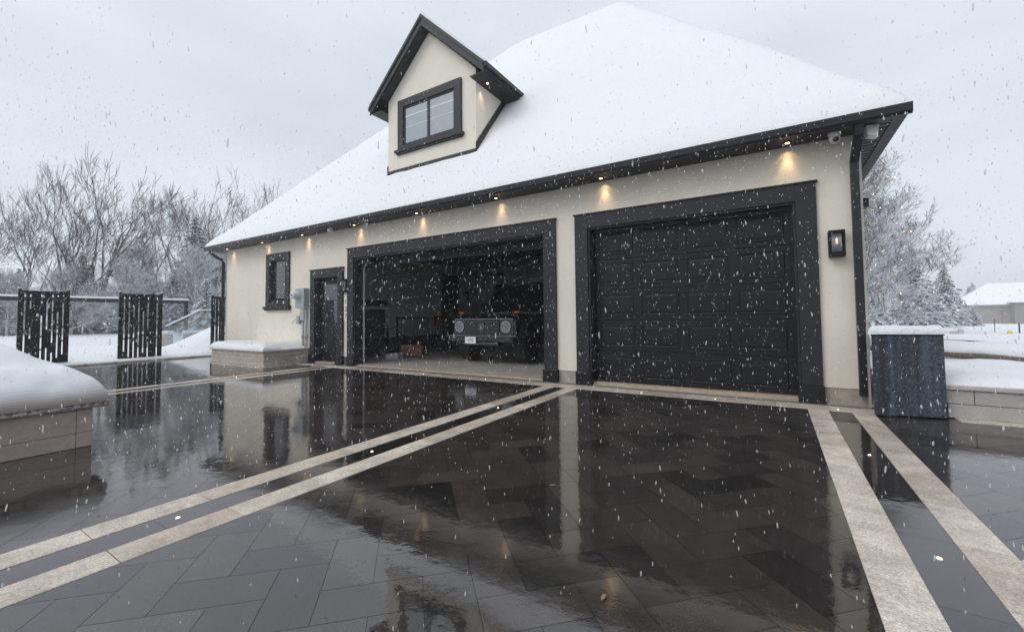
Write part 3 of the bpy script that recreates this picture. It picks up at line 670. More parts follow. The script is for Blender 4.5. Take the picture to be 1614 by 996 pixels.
mb_ = MB(); mb_.box(-8.83, -8.73, -0.30, -0.2, 3.11, 3.203); tag(mb_.build('motion_sensor', WHITEP, None, bevel=0.01), 'small pale sensor box under the eave left of the open bay', 'sensor')
# small bracket lamp on the right side wall, snow on top
sb = empty('side_wall_lamp', (WR + .001, 2.5, 2.7), 'small black lamp on the right side wall with a pointed snow cap', 'lamp')
b_ = MB(); b_.box(0, 0.42, -0.12, 0.12, 0.10, 0.24); b_.box(0, 0.16, -0.06, 0.06, -0.05, 0.10); b_.build('shade', BLACKM, sb, bevel=0.01)
b_ = MB(); b_.prism([(0, -0.12, 0.24), (0.42, -0.12, 0.24), (0.30, -0.12, 0.31), (0.08, -0.12, 0.56), (0, -0.12, 0.60)], (0, 0.24, 0)); b_.build('snow_cap', SNOW, sb, bevel=0.03)

# ------------------------------------------------------------------ snow heap helper
def snow_heap(name, x0, x1, y0, y1, z0, fz, parent, m=SNOW, st=0.05, edge=0.10, over=0.03, rot=None):
    """pillow of snow with rounded rim over a rectangle, closed downwards"""
    rm = [0, .0008, .003, .007, .013, .022, .035, .052]; m_ = over - .052
    xs = [x0 - over + q for q in rm] + lin(x0 - m_ + .02, x1 + m_ - .02, st) + [x1 + over - q for q in rm[::-1]]
    ys = [y0 - over + q for q in rm] + lin(y0 - m_ + .02, y1 + m_ - .02, st) + [y1 + over - q for q in rm[::-1]]
    def z(x, y):
        d = max(0, min(x - x0 + over, x1 + over - x, y - y0 + over, y1 + over - y))
        r = min(1, d / edge); prof = math.sqrt(max(0, 1 - (1 - r) ** 2))
        return z0 + fz(x, y) * (0.0 + prof)
    return grid(name, xs, ys, z, m, parent)

def courses(mb, x0, x1, y0, y1, z0, rows, bl, seed=1, gap=0.004, tone=0.5):
    """ashlar blocks round a rectangle with staggered joints"""
    r = random.Random(seed)
    z = z0
    for k, h in enumerate(rows):
        for (a, b, fixed, ax) in ((x0, x1, y0, 'x'), (x0, x1, y1, 'x'), (y0 + .1, y1 - .1, x0, 'y'), (y0 + .1, y1 - .1, x1, 'y')):
            p = a; off = bl * (0.5 if k % 2 else 1.0)
            while p < b - 0.01:
                q = min(b, p + off * r.uniform(0.9, 1.1)); off = bl
                if b - q < bl * 0.3: q = b
                if ax == 'x':
                    yy = (fixed, fixed + 0.1) if fixed == y0 else (fixed - 0.1, fixed)
                    mb.box(p + gap / 2, q - gap / 2, yy[0], yy[1], z + gap / 2, z + h - gap / 2)
                else:
                    xx = (fixed, fixed + 0.1) if fixed == x0 else (fixed - 0.1, fixed)
                    mb.box(xx[0], xx[1], p + gap / 2, q - gap / 2, z + gap / 2, z + h - gap / 2)
                p = q
        z += h
    return z
GROUT = mat('grout_dark', (0.10, 0.085, 0.07), 0.9)

# corner planter at the left of the house
pl = empty('stone_planter', (-11.2, -0.6, 0), 'low pale stone block planter heaped with snow at the left corner of the garage', 'planter')
pl.location = (0, 0, 0)
b_ = MB(); courses(b_, -12.45, -9.95, -1.12, -0.02, 0.0, [0.115, 0.105, 0.105], 0.28, 4); b_.build('block_wall', BLOCK, pl, bevel=0.006)
b_ = MB(); b_.box(-12.42, -9.98, -1.09, -0.05, 0, 0.32); b_.build('core', GROUT, pl)
b_ = MB(); b_.box(-12.48, -9.92, -1.15, -0.85, 0.328, 0.375); b_.box(-10.22, -9.92, -0.847, -0.02, 0.328, 0.375); b_.box(-12.48, -12.2, -0.847, -0.02, 0.328, 0.375); b_.build('coping', CAPS, pl, bevel=0.008)
b_ = snow_heap('snow_cap', -12.46, -9.94, -1.13, -0.02, 0.36, lambda x, y: 0.155 + 0.05 * N3(x, y, 0, 1.2) - 0.12 * smooth(-10.45, -9.95, x) * smooth(-0.9, -0.3, y) - 0.06 * smooth(-10.3, -9.94, x), pl, edge=0.16)

# foreground planter on the left
fp = empty('stone_planter', (-6.6, -7.0, 0), 'large brown stone planter under deep rounded snow in the left foreground', 'planter')
fp.location = (0, 0, 0)
FX0, FX1, FY0, FY1 = -8.4, -5.12, -9.5, -5.12
b_ = MB(); courses(b_, FX0, FX1, FY0, FY1, 0.0, [0.125, 0.205], 1.6, 9, gap=0.002); b_.build('block_wall', BLOCKB, fp, bevel=0.006)
b_ = MB(); b_.box(FX0 + .03, FX1 - .03, FY0 + .03, FY1 - .03, 0, 0.32); b_.build('core', GROUT, fp)
b_ = MB()
for yy in lin(FY0 - .05, FY1 + .05, 0.8)[:-1]: b_.box(FX1 - .30, FX1 + .05, yy + .002, yy + .799, 0.332, 0.42)
for xx in lin(FX0 - .05, FX1 - .31, 0.7)[:-1]: b_.box(xx + .002, xx + .698, FY1 - .30, FY1 + .05, 0.332, 0.42)
b_.build('coping', CAPB, fp, bevel=0.02)
def fgz(x, y):
    rag = 0.03 * N3(x, y, 7, 7) + 0.012 * N3(x, y, 2, 22)
    d = min(FX1 - x, FY1 - y, x - FX0)
    return rag * 0.7 + 0.25 + 0.64 * smooth(-0.1, 1.15, d) + 0.04 * N3(x, y, 1, 0.9) * smooth(0, .6, d) + 0.008 * N3(x, y, 3, 6)
FGS = snowy('snow_over_stone', (0.30, 0.255, 0.225), 0.0, 0.72, 1.35, 75, snowcol=(0.80, 0.815, 0.83))
snow_heap('snow_cap', FX0, FX1, FY0, FY1, 0.385, fgz, fp, edge=0.26, over=0.085, st=0.03, m=FGS)

# right: dark textured box with snow
bx = empty('textured_box', (0.87, -0.50, 0), 'waist high dark blue grey textured box with snow on top right of the garage', 'box')
FP = [(0.0, 0.0), (0.59, 0.14), (0.66, 0.50), (0.075, 0.46)]
def quad(k, z): 
    c = (0.33, 0.27); return [((x - c[0]) * k + c[0], (y - c[1]) * k + c[1], z) for x, y in FP]
b_ = MB(); b_.prism(quad(1.0, 0.012), (0, 0, 0.835)); b_.build('body', DECO, bx, bevel=0.004)
b_ = MB(); b_.prism(quad(1.03, 0.849), (0, 0, 0.014)); b_.build('lid', BLACKM, bx)
o = snow_heap('snow_cap', 0, 1, 0, 1, 0.860, lambda x, y: 0.080 + 0.02 * N3(x, y, 0, 3), bx, edge=0.09, over=0.05, st=0.05)
for v in o.data.vertices:
    u, w2, z = v.co; a = Vector((*FP[0], 0)).lerp(Vector((*FP[1], 0)), u); b = Vector((*FP[3], 0)).lerp(Vector((*FP[2], 0)), u); q = a.lerp(b, w2); v.co = (q.x, q.y, z)
b_ = MB(); b_.box(0.885, 0.908, -0.10, -0.06, 0.0, 0.93); 
tag(b_.build('timber_post', mat('pale_post', (0.42, 0.37, 0.31), 0.7, var=0.1)), 'thin pale beige post between the garage corner and the dark box', 'post')

# right: low retaining wall of long pale blocks
rw = empty('retaining_wall', (0, 0, 0), 'low wall of long pale stone blocks with snow behind, right edge', 'wall')
b_ = MB(); r = random.Random(5)
for k, z in enumerate((0.0, 0.145)):
    p = 1.32 - 0.25 * k + (0.0 if k else 0.17)
    while p < 12: q = p + 0.62; b_.box(max(p, 1.33) + .003, q - .003, -0.25, 0.02, z + .003, z + 0.142); p = q
b_.build('block_wall', mat('long_pale_block', (0.40, 0.385, 0.36), 0.8, bump=0.4, bscale=45, var=0.12, vscale=6), rw, bevel=0.005)
b_ = MB(); b_.box(1.34, 12, -0.235, 0.015, 0, 0.288); b_.build('core', GROUT, rw)
b_ = MB()
for xx in lin(1.32, 12, 0.9)[:-1]: b_.box(xx + .002, xx + .888, -0.275, 0.05, 0.291, 0.335)
b_.build('coping', CAPS, rw, bevel=0.008)
# snow on the bed behind it and the long roll of snow
def bedz(x, y):
    e = smooth(-0.24, 0.02, y)
    return 0.325 + 0.10 * math.sqrt(max(0, e)) + 0.02 * N3(x, y, 0, 2.5) * e + 0.01 * N3(x, y, 0, 9) * e + 0.05 * smooth(0.2, 1.2, y) - 0.4 * smooth(2.3, 2.9, y)
struct(grid('snow_bed', lin(0.96, 12, 0.07), [-0.25, -0.24, -0.22, -0.18, -0.13, -0.07] + lin(0, 3.0, 0.1), bedz, SNOW))
def roll(name, pts, rad, label, flat=0.75):
    v = []; f = []; n = 14
    for i, (x, y, z, rr) in enumerate(pts):
        for j in range(n):
            a = 2 * math.pi * j / n; k = 1 + 0.16 * N3(x * 2, a, i * 0.3, 1.0)
            v.append((x, y + rr * math.cos(a) * k * 1.1, z + rr * math.sin(a) * k * flat))
    for i in range(len(pts) - 1):
        for j in range(n):
            q = (j + 1) % n; f.append((i * n + j, i * n + q, (i + 1) * n + q, (i + 1) * n + j))
    me = bpy.data.meshes.new(name); me.from_pydata(v, [], f)
    for p in me.polygons: p.use_smooth = True
    me.materials.append(SNOW); o = bpy.data.objects.new(name, me); COL.objects.link(o); return o
# snow-covered log edging
le = empty('log_edging', (0, 0, 0), 'long low log edging buried under a thick roll of snow behind the pale wall', 'log')
pts = [(1.2 + 0.1 * k, 1.95 - 0.035 * k + 0.05 * N3(k * 0.2, 1), 0.64 - 0.0045 * k + 0.02 * N3(k * 0.15, 4), 0.13 + 0.02 * N3(k * 0.25, 2)) for k in range(70)]
o = roll('snow_roll', pts, 0, '', 0.8); o.parent = le
b_ = MB(); b_.tube([(p[0], p[1] - 0.12 + .02 * N3(p[0], 3), p[2] - 0.095 + .03 * N3(p[0], 7)) for p in pts[::3]], 0.034, 8); b_.build('log', mat('wet_log', (0.12, 0.10, 0.085), 0.8, var=0.3, vscale=20), le, smooth=True)
bdr = MB(); bdr.tube([(2.0, 6.6, 0.50), (3.2, 6.5, 0.46), (4.6, 6.2, 0.40)], 0.035, 6); tag(bdr.build('garden_hose', BLACKM), 'thin dark line of edging showing through snow behind the log', 'edging')

# fence of laser cut privacy screens
def screen(y0, w_, seed, label, zb=0.02):
    t = empty('privacy_screen', (-15.0, y0, 0), label, 'screen', 'black slotted privacy screens')
    H_ = 1.80; r = random.Random(seed); n = 17; cwid = (w_ - 0.08) / n; p = MB(); yy = 0.04
    k = 0
    while k < n:
        y_a = yy + k * cwid
        if k % 2 == 0 or r.random() < 0.06: p.box(-0.012, 0.012, y_a, y_a + cwid * 1.02, zb + .03, H_)
        else:
            gapw = cwid * 0.62; s0 = (cwid - gapw) / 2
            p.box(-0.011, 0.011, y_a - .001, y_a + s0, zb + .03, H_); p.box(-0.011, 0.011, y_a + cwid - s0, y_a + cwid + .001, zb + .03, H_)
            z = zb + .03 + (0 if r.random() < 0.5 else r.uniform(0.02, 0.3)); first = True
            if z > zb + .04: p.box(-0.0105, 0.0105, y_a + s0, y_a + cwid - s0, zb + .03, z)
            while z < H_ - 0.04:
                z2 = min(H_ - 0.05, z + r.uniform(0.25, 0.8)); z3 = z2 + (0.04 if r.random() < 0.6 else r.uniform(0.1, 0.45)); z3 = min(z3, H_)
                p.box(-0.0105, 0.0105, y_a + s0, y_a + cwid - s0, z2, z3); z = z3
        k += 1
    p.build('slotted_panel', BLACKM, t)
    for yy2 in (0.0, w_ - 0.05):
        q = MB(); q.box(-0.025, 0.025, yy2, yy2 + 0.05, -0.1, 1.87); q.build('post', BLACKM, t)
        q = MB(); q.box(-0.028, 0.028, yy2 - .003, yy2 + .053, 1.87, 1.90); q.build('snow_cap', SNOW, t, bevel=0.012)
    q = MB(); q.box(-0.02, 0.02, 0.05, w_ - 0.05, H_, H_ + 0.03); q.build('top_rail', BLACKM, t)
    return t
screen(-4.07, 0.85, 11, 'black slotted privacy screen at the far left behind the foreground planter')
screen(-2.28, 0.95, 12, 'black slotted privacy screen in the middle of the three')
screen(-0.08, 0.90, 13, 'black slotted privacy screen beside the left corner of the garage')

# black frame over the far garden and glass stair balustrade
pg = empty('metal_pergola', (-28, 0, 0), 'long low black metal frame with snow on its top beam beyond the screens', 'frame')
pg.location = (0, 0, 0)
b_ = MB(); b_.box(-28.1, -27.95, -9.0, 4.2, 2.02, 2.2); b_.build('beam', BLACKM, pg)
b_ = MB(); b_.box(-28.12, -27.93, -9.0, 4.22, 2.2, 2.29); b_.build('snow_cap', SNOW, pg, bevel=0.03)
for yy in (-6.8, 4.05): b_ = MB(); b_.box(-28.1, -27.95, yy, yy + 0.15, -0.1, 2.02); b_.build('post', BLACKM, pg)
sr = empty('stair_balustrade', (-18, 0, 0), 'sloping snow covered handrail with glass panel beside the right screen', 'handrail')
sr.location = (0, 0, 0)
b_ = MB(); b_.tube([(-18, -0.2, 0.86), (-18, 0.81, 1.42), (-18, 2.6, 1.44)], 0.028, 8); b_.build('handrail', BLACKM, sr)
b_ = MB(); b_.tube([(-18, -0.2, 0.895), (-18, 0.81, 1.455), (-18, 2.6, 1.475)], 0.035, 8); b_.build('snow_cap', SNOW, sr, smooth=True)
gl = bpy.data.materials.new('clear_glass'); gl.use_nodes = True; nb = gl.node_tree.nodes; nb.clear(); go = nb.new('ShaderNodeOutputMaterial'); gm = nb.new('ShaderNodeMixShader'); gt = nb.new('ShaderNodeBsdfTransparent'); gg = nb.new('ShaderNodeBsdfGlossy')
gt.inputs['Color'].default_value = (0.78, 0.84, 0.86, 1); gg.inputs['Roughness'].default_value = 0.02; gm.inputs[0].default_value = 0.14
gl.node_tree.links.new(gt.outputs[0], gm.inputs[1]); gl.node_tree.links.new(gg.outputs[0], gm.inputs[2]); gl.node_tree.links.new(gm.outputs[0], go.inputs[0])
b_ = MB(); b_.prism([(-18, -0.15, 0.2), (-18, 2.5, 0.2), (-18, 2.5, 1.40), (-18, 0.81, 1.38), (-18, -0.15, 0.84)], (0.012, 0, 0)); b_.build('glass_panel', gl, sr)
for i, (y0, y1) in enumerate(((0.2, 1.42), (1.85, 4.0))):
    lw = empty('garden_wall', (-22, 0, 0), ['short stone garden wall topped with snow behind the middle screen', 'stone garden wall topped with snow beyond the glass balustrade'][i], 'wall', 'garden walls beyond the screens')
    lw.location = (0, 0, 0)
    b_ = MB(); b_.box(-22.2, -22, y0, y1, -0.1, 0.52); b_.build('block_wall', BLOCK, lw); b_ = MB(); b_.box(-22.24, -21.96, y0 - .04, y1 + .04, 0.52, 0.64); b_.build('snow_cap', SNOW, lw, bevel=0.04)

# ------------------------------------------------------------------ ground LEDs
leds = [(-2.82, -5.32), (-2.84, -2.12), (-2.82, -4.0), (0.585, -2.14), (0.585, -3.75), (0.58, -0.33), (-0.68, -0.33), (-1.62, -0.33), (-9.31, -0.33), (-9.90, -0.62), (-5.79, -0.30), (-4.32, -0.30), (-8.65, -2.3), (-10.1, -1.21), (-8.45, -0.33)]
ll = ['in the middle double band, nearest the photo edge', 'in the middle double band, nearest the garage', 'halfway along the middle double band',
      'in the right double band close to the dark box', 'in the right double band nearest the camera', 'in the pale border in front of the right corner pier', 'in the pale border before the closed door, right of centre',
      'in the pale border before the closed door, left of centre', 'in the pale border before the entry door', 'just right of the corner planter', 'in the border before the left part of the open bay', 'in the border before the right part of the open bay',
      'in the thin double band at the left', 'at the front right corner of the corner planter', 'in the border before the left jamb of the open bay']
la = MB(); la.tube([(0, 0, 0.0), (0, 0, 0.005)], 0.012, 14); lb = MB(); lb.tube([(0, 0, 0.0052), (0, 0, 0.007)], 0.007, 10)
for i, (x, y) in enumerate(leds):
    t = empty('paver_light', (x, y, 0.0), 'tiny round lit paver light ' + ll[i], 'light', 'paver lights set in the driveway')
    if i == 0: q1 = la.build('lens_ring', LEDH, t); q2 = lb.build('lens', LEDG, t)
    else:
        for s0 in (q1, q2): q = s0.copy(); COL.objects.link(q); q.parent = t

# ------------------------------------------------------------------ inside the garage
sv = empty('boxy_suv', (-5.60, 1.30, 0.03), 'black boxy off-road vehicle parked nose out in the open bay', 'car')
def P(mb, *a, **k): return mb.build(*a, **k)
b_ = MB(); W2 = 0.93
# body: side profile extruded across; profile in (y,z)
prof = [(0.12, 0.62), (0.12, 0.98), (0.20, 1.08), (1.42, 1.14), (4.45, 1.16), (4.50, 0.95), (4.50, 0.45), (3.95, 0.42), (3.90, 0.65), (3.72, 0.86), (3.40, 0.92), (3.08, 0.86), (2.90, 0.65), (2.85, 0.40), (1.38, 0.40), (1.33, 0.65), (1.10, 0.86), (0.76, 0.92), (0.44, 0.86), (0.26, 0.70), (0.20, 0.60)]
b_.prism([(-W2 + .06, y, z) for y, z in prof], (2 * W2 - .12, 0, 0)); P(b_, 'body', CARP, sv, bevel=0.02)
b_ = MB(); cabp = [(1.42, 1.14), (1.72, 1.86), (1.85, 1.93), (4.35, 1.93), (4.45, 1.86), (4.48, 1.14)]
b_.prism([(-W2 + .12, y, z) for y, z in cabp], (2 * W2 - .24, 0, 0)); P(b_, 'cabin', CARP, sv, bevel=0.03)
b_ = MB()
b_.poly([(-0.70, 1.455, 1.20), (0.70, 1.455, 1.20), (0.68, 1.70, 1.80), (-0.68, 1.70, 1.80)]); P(b_, 'windscreen', GLASS, sv)
for sx_ in (-1, 1):
    x = sx_ * (W2 - .115)
    for (a, c) in ((1.62, 2.35), (2.45, 3.25), (3.38, 4.25)): b_ = MB(); b_.poly([(x, a, 1.24), (x, c, 1.24), (x, c, 1.78), (x, a + (0.18 if a < 2 else 0), 1.78)]); P(b_, 'side_window', GLASS, sv)
    b_ = MB(); b_.prism([(sx_ * (W2 - .08), 0.22, 1.03), (sx_ * (W2 - .24), 0.22, 1.03), (sx_ * (W2 - .24), 0.22, 1.13), (sx_ * (W2 - .08), 0.22, 1.11)], (0, 1.1, 0)); P(b_, 'wing_top', CARP, sv, bevel=0.02)
    # flared arch
    for yc in (0.74, 3.40):
        b_ = MB(); arc = [(yc + 0.50 * math.cos(a), 0.42 + 0.50 * math.sin(a)) for a in [math.pi * k / 10 for k in range(11)]]; arc2 = [(yc + 0.58 * math.cos(a), 0.42 + 0.60 * math.sin(a)) for a in [math.pi * (10 - k) / 10 for k in range(11)]]
        x = sx_ * (W2 - .06); b_.prism([(x, q, z) for q, z in arc + arc2], (sx_ * 0.07, 0, 0)); P(b_, 'wheel_arch', RUBBER, sv)
    for yc in (0.74, 3.40):
        b_ = MB(); x0 = sx_ * (W2 - .26); b_.tube([(x0 - sx_ * .06, yc, 0.385), (x0 - sx_ * .03, yc, 0.385), (x0 + sx_ * .23, yc, 0.385), (x0 + sx_ * .25, yc, 0.385)], [0.36, 0.385, 0.385, 0.36], 28); wv = P(b_, 'wheel', RUBBER, sv)
        b_ = MB(); b_.tube([(x0 + sx_ * .251, yc, 0.385), (x0 + sx_ * .262, yc, 0.385)], [0.25, 0.23], 20); P(b_, 'rim', mat('dark_rim', (0.06, 0.06, 0.065), 0.3, metal=0.8), wv)
    # headlight in its square housing
    b_ = MB(); hx = sx_ * 0.64; b_.box(hx - 0.17, hx + 0.17, 0.095, 0.12, 0.68, 0.99); P(b_, 'headlight_bezel', mat('bezel', (0.03, 0.033, 0.042), 0.35), sv, bevel=0.01)
    b_ = MB(); b_.tube([(hx, 0.095, 0.84), (hx, 0.07, 0.84)], [0.118, 0.11], 24); hl = P(b_, 'headlight', LAMPG, sv)
    b_ = MB(); ring = [(hx + 0.118 * math.cos(2 * math.pi * k / 24), 0.068, 0.84 + 0.118 * math.sin(2 * math.pi * k / 24)) for k in range(25)]; b_.tube(ring, 0.010, 6, cap=False); P(b_, 'light_ring', mat('drl_ring', (0.45, 0.46, 0.48), 0.3, emit=(0.8, 0.85, 1), estr=0.04), hl)
    b_ = MB(); b_.box(sx_ * (W2 - .16) - .07, sx_ * (W2 - .16) + .07, 0.30, 0.46, 1.135, 1.185); P(b_, 'indicator', AMBER, sv, bevel=0.01)
    b_ = MB(); b_.box(sx_ * 1.02 - .09, sx_ * 1.02 + .09, 1.55, 1.66, 1.20, 1.42); b_.box(sx_ * 0.88 - .06, sx_ * 0.88 + .06, 1.58, 1.63, 1.22, 1.26); P(b_, 'wing_mirror', CARP, sv, bevel=0.03)
b_ = MB(); b_.box(-0.46, 0.46, 0.085, 0.12, 0.68, 0.99); gr_ = P(b_, 'grille', mat('grille_dark', (0.006, 0.006, 0.007), 0.5), sv)
b_ = MB()
for k in range(4): b_.box(-0.45, 0.45, 0.065, 0.083, 0.715 + k * 0.075, 0.735 + k * 0.075)
P(b_, 'grille_bar', mat('grille_bar', (0.06, 0.063, 0.072), 0.35, metal=0.5), gr_)
b_ = MB(); b_.tube([(0, 0.064, 0.84), (0, 0.05, 0.84)], [0.095, 0.09], 20); P(b_, 'badge', mat('badge_grey', (0.08, 0.085, 0.095), 0.25, metal=0.8), gr_)
b_ = MB(); b_.box(-0.80, 0.80, 0.10, 0.125, 1.0, 1.025); P(b_, 'bonnet_trim', mat('soft_chrome', (0.14, 0.145, 0.16), 0.3, metal=0.7), sv)
b_ = MB(); b_.box(-0.90, 0.90, -0.06, 0.14, 0.50, 0.66); b_.box(-0.50, 0.50, -0.045, 0.14, 0.42, 0.50); bm_ = P(b_, 'bumper', CARP, sv, bevel=0.03)
b_ = MB(); b_.box(-0.90, 0.90, -0.068, -0.055, 0.640, 0.655); P(b_, 'bumper_strip', mat('strip_grey', (0.15, 0.155, 0.175), 0.3, metal=0.6), bm_)
b_ = MB(); b_.box(-0.36, -0.06, -0.085, -0.07, 0.47, 0.62); pt = P(b_, 'licence_plate', PLATE, sv, bevel=0.002)
text_mesh('VFE', 0.11, PLATEB, pt, (-0.21, -0.087, 0.545), (R(90), 0, 0), 'plate_lettering', 0.001)

ra = empty('guard_railing', (-9.0, 2.0, 0.028), 'dark metal guard railing with thin balusters inside the open bay', 'railing')
b_ = MB(); b_.box(-.02, .02, 0, 2.0, 1.04, 1.08); b_.box(-.015, .015, 0, 2.0, 0.10, 0.13)
b_.build('rail', BLACKM, ra); b_ = MB()
for k in range(17): b_.tube([(0, 0.06 + k * 0.118, 0.13), (0, 0.06 + k * 0.118, 1.04)], 0.009, 5)
b_.build('balusters', BLACKM, ra); b_ = MB(); 
for yy in (0.0, 1.96): b_.box(-.022, .022, yy, yy + .04, 0, 1.10)
b_.build('post', BLACKM, ra)
b_ = MB(); b_.box(-.4, -.36, 0.0, 0.04, 0.3, 0.85); b_.tube([(-.1, 0.1, 0.72), (-.1, 0.9, 0.15)], 0.02, 6); b_.tube([(-.3, -0.25, 0.78), (-.05, 0.0, 0.78)], 0.02, 6); b_.build('stair_rail', BLACKM, ra)
b_ = MB(); b_.box(-8.62, -8.06, 1.86, 2.0, 0.06, 0.35, rot=((-8.4, 1.9), R(32))); tag(b_.build('brick_panel', CARTON, None, bevel=0.006), 'reddish brown brick patterned box leaning low on the bay floor', 'box')
b_ = MB(); b_.box(-8.62, -8.28, 1.30, 1.65, 0.03, 0.17, rot=((-8.4, 1.4), R(20))); tag(b_.build('foam_block', mat('pale_foam', (0.42, 0.44, 0.44), 0.8), None, bevel=0.01), 'pale grey block on the bay floor left of the brown box', 'block')
cb = empty('tool_cabinet', (-9.72, 0.9, 0.028), 'tall dark tool cabinet with a pale top shelf behind the left jamb', 'cabinet')
b_ = MB(); b_.box(-.25, .25, 0.10, 1.10, 0, 0.95); b_.box(-.25, .25, 0.3, 1.10, 0.95, 1.30); b_.build('body', INDARK, cb, bevel=0.01)
b_ = MB(); b_.box(-.26, .28, 0.05, 1.25, 1.33, 1.355); b_.build('shelf', WHITEP, cb)
b_ = MB(); b_.box(-.26, .15, 0.05, 1.3, 1.44, 1.56); b_.build('upper_bin', BLACKM, cb)
ex = empty('fire_extinguisher', (-9.9, 4.68, 0.85), 'small red canister with a yellow bottle beside the inner door', 'canister')
b_ = MB(); b_.tube([(0, 0, 0), (0, 0, 0.26), (0, 0, 0.30)], [0.10, 0.10, 0.04], 12); b_.tube([(0, 0.05, 0), (0.02, 0.25, 0)], 0.035, 6); b_.build('red_can', REDP, ex)
b_ = MB(); b_.tube([(0, 0.08, 0.28), (0, 0.08, 0.48)], [0.06, 0.04], 10); b_.build('yellow_bottle', YELP, ex)
b_ = MB(); b_.box(-9.75, -8.75, 7.12, 7.25, 2.70, 2.80); tag(b_.build('wall_heater', INDARK, None, bevel=0.01), 'long dark slim fixture high on the back wall of the bay', 'fixture')
b_ = MB(); b_.box(-9.99, -9.93, 6.35, 6.5, 1.7, 2.05); tag(b_.build('wall_switch_box', INDARK), 'small dark box on the inner wall beside the inner door', 'box')

# ------------------------------------------------------------------ trees
def bare_tree(seed, H_, spread=0.5, depth=6, upright=0.5, kids=(3, 4), lean=(0, 0), tr=None, low=0.16, twig=0.006, forks=1, minr=0.006):
    r = random.Random(seed); tk = MB(); cw_ = MB(); tr = tr or H_ * 0.016
    def limb(mb, p, d, ln_, rad, dep):
        n = 4 if dep > 2 else (3 if dep > 0 else 2); pts = [p.copy()]; rr = [rad]; q = p.copy(); dd = d.copy()
        for i in range(n):
            dd = (dd + Vector((r.gauss(0, .11), r.gauss(0, .11), r.gauss(0, .05) + 0.05 * upright))).normalized()
            q = q + dd * (ln_ / n); pts.append(q.copy()); rr.append(max(minr * .6, rad * (1 - 0.5 * (i + 1) / n)))
        mb.tube(pts, rr, 5 if dep > 4 else (4 if dep > 2 else 3), cap=False)
        if dep == 0: return
        k = r.randint(*kids)
        for c in range(k):
            t = r.uniform(0.35, 1.0) if c else 1.0
            i = min(n - 1, int(t * n)); fr = t * n - i; s = pts[i].lerp(pts[i + 1], fr)
            ax = dd.orthogonal().normalized(); ax.rotate(Matrix.Rotation(r.uniform(0, 6.283), 3, dd)) 
            an = r.uniform(0.25, 0.75) * (spread * 1.7) if c else r.uniform(0.05, 0.25)
            nd = dd.copy(); nd.rotate(Matrix.Rotation(an, 3, ax)); nd = (nd + Vector((0, 0, 0.28 * upright))).normalized()
            limb(cw_, s, nd, ln_ * r.uniform(0.55, 0.82), max(minr, rr[min(i + 1, n)] * r.uniform(0.55, 0.8) if c else rr[-1]), dep - 1)
    for fk in range(forks):
        d = Vector((lean[0] + r.gauss(0, .12) * (forks > 1) * 2, lean[1] + r.gauss(0, .12) * (forks > 1) * 2, 1)).normalized()
        p0 = Vector((r.gauss(0, .1) * (forks > 1), r.gauss(0, .1) * (forks > 1), -0.3))
        h0 = H_ * low; tk.tube([p0, p0 + d * h0 * .5, p0 + d * h0], [tr * 1.25, tr * 1.05, tr * .95], 8, cap=False)
        s = p0 + d * h0
        for c in range(4 if forks == 1 else 2):
            nd = d.copy(); nd.rotate(Matrix.Rotation(r.uniform(0.12, 0.5) * spread * 1.8 if c else 0.06, 3, Vector((math.cos(c * 1.9 + r.random()), math.sin(c * 1.9 + r.random()), 0)))); 
            limb(cw_, s - d * r.uniform(0, h0 * .3), nd, H_ * r.uniform(0.24, 0.33), tr * (0.8 if c == 0 else 0.6), depth)
    return tk, cw_
def norm_h(tk, cw_, H_):
    zm = sorted(v[2] for v in cw_.v)[int(len(cw_.v) * .998)]; k = H_ / zm
    for mb in (tk, cw_): mb.v = [(x * k, y * k, z * k) for x, y, z in mb.v]
protos = []
for sd_, sp, up in ((1, .55, .6), (2, .46, .85), (5, .66, .5)):
    tk, cw_ = bare_tree(sd_, 12, sp, 5, up, (2, 4), minr=0.013); norm_h(tk, cw_, 12); protos.append((tk, cw_))
def mk(tk, cw_, mt, mc, name, loc, label, cat, group, sc=1, rz=0):
    t = empty(name, loc, label, cat, group, rz); t.scale = (sc, sc, sc)
    tk.build('trunk', mt, t, smooth=True); cw_.build('crown', mc, t, smooth=False); return t
bt = [((-45.0, 1.0, .1), 11.4, 0, 0.3, 'bare snowy tree with slender trunk behind the far left screen'),
      ((-46.7, 3.5, .1), 13.2, 1, 1.2, 'bare upright tree between the left and the middle screen, further back'),
      ((-42.4, 4.0, .1), 13.6, 2, 2.5, 'tallest wide branching bare tree above the middle screen'),
      ((-46.0, 8.3, .1), 12.2, 0, 3.6, 'bare snowy tree just right of the tallest one'),
      ((-47.8, 11.5, .1), 13.8, 1, 0.8, 'bare tree standing behind the dark spruce'),
      ((-49.7, 14.9, .1), 16.0, 2, 4.4, 'bare tree rising just left of the roof end'),
      ((-53.3, 19.4, .1), 18.2, 0, 5.2, 'tall bare tree showing above the left roof slope'),
      ((-57.5, 25.5, .1), 18.6, 1, 2.0, 'furthest bare tree peeping over the left roof slope'),
      ((-52.9, -0.8, .1), 11.6, 2, 1.9, 'bare tree cut by the left edge of the picture'),
      ((-38.5, 2.0, .1), 6.5, 1, 0.4, 'low bare bush-like tree behind the gap of the screens'),
      ((-39.0, 6.3, .1), 7.0, 0, 1.4, 'low snow laden tree right of the middle screen'),
      ((-37.5, 9.2, .1), 8.0, 2, 2.2, 'snow laden bare tree close to the garage roof end')]
first = {}
for (loc, h, k, rz, lab) in bt:
    if k not in first:
        t = mk(*protos[k], BARK, BARK, 'bare_tree', loc, lab, 'tree', 'bare trees in the garden on the left'); first[k] = t
    else:
        t = copy_tree(first[k]); t.location = loc; t['label'] = lab
    t.rotation_euler = (0, 0, rz); t.scale = (h / 12,) * 3

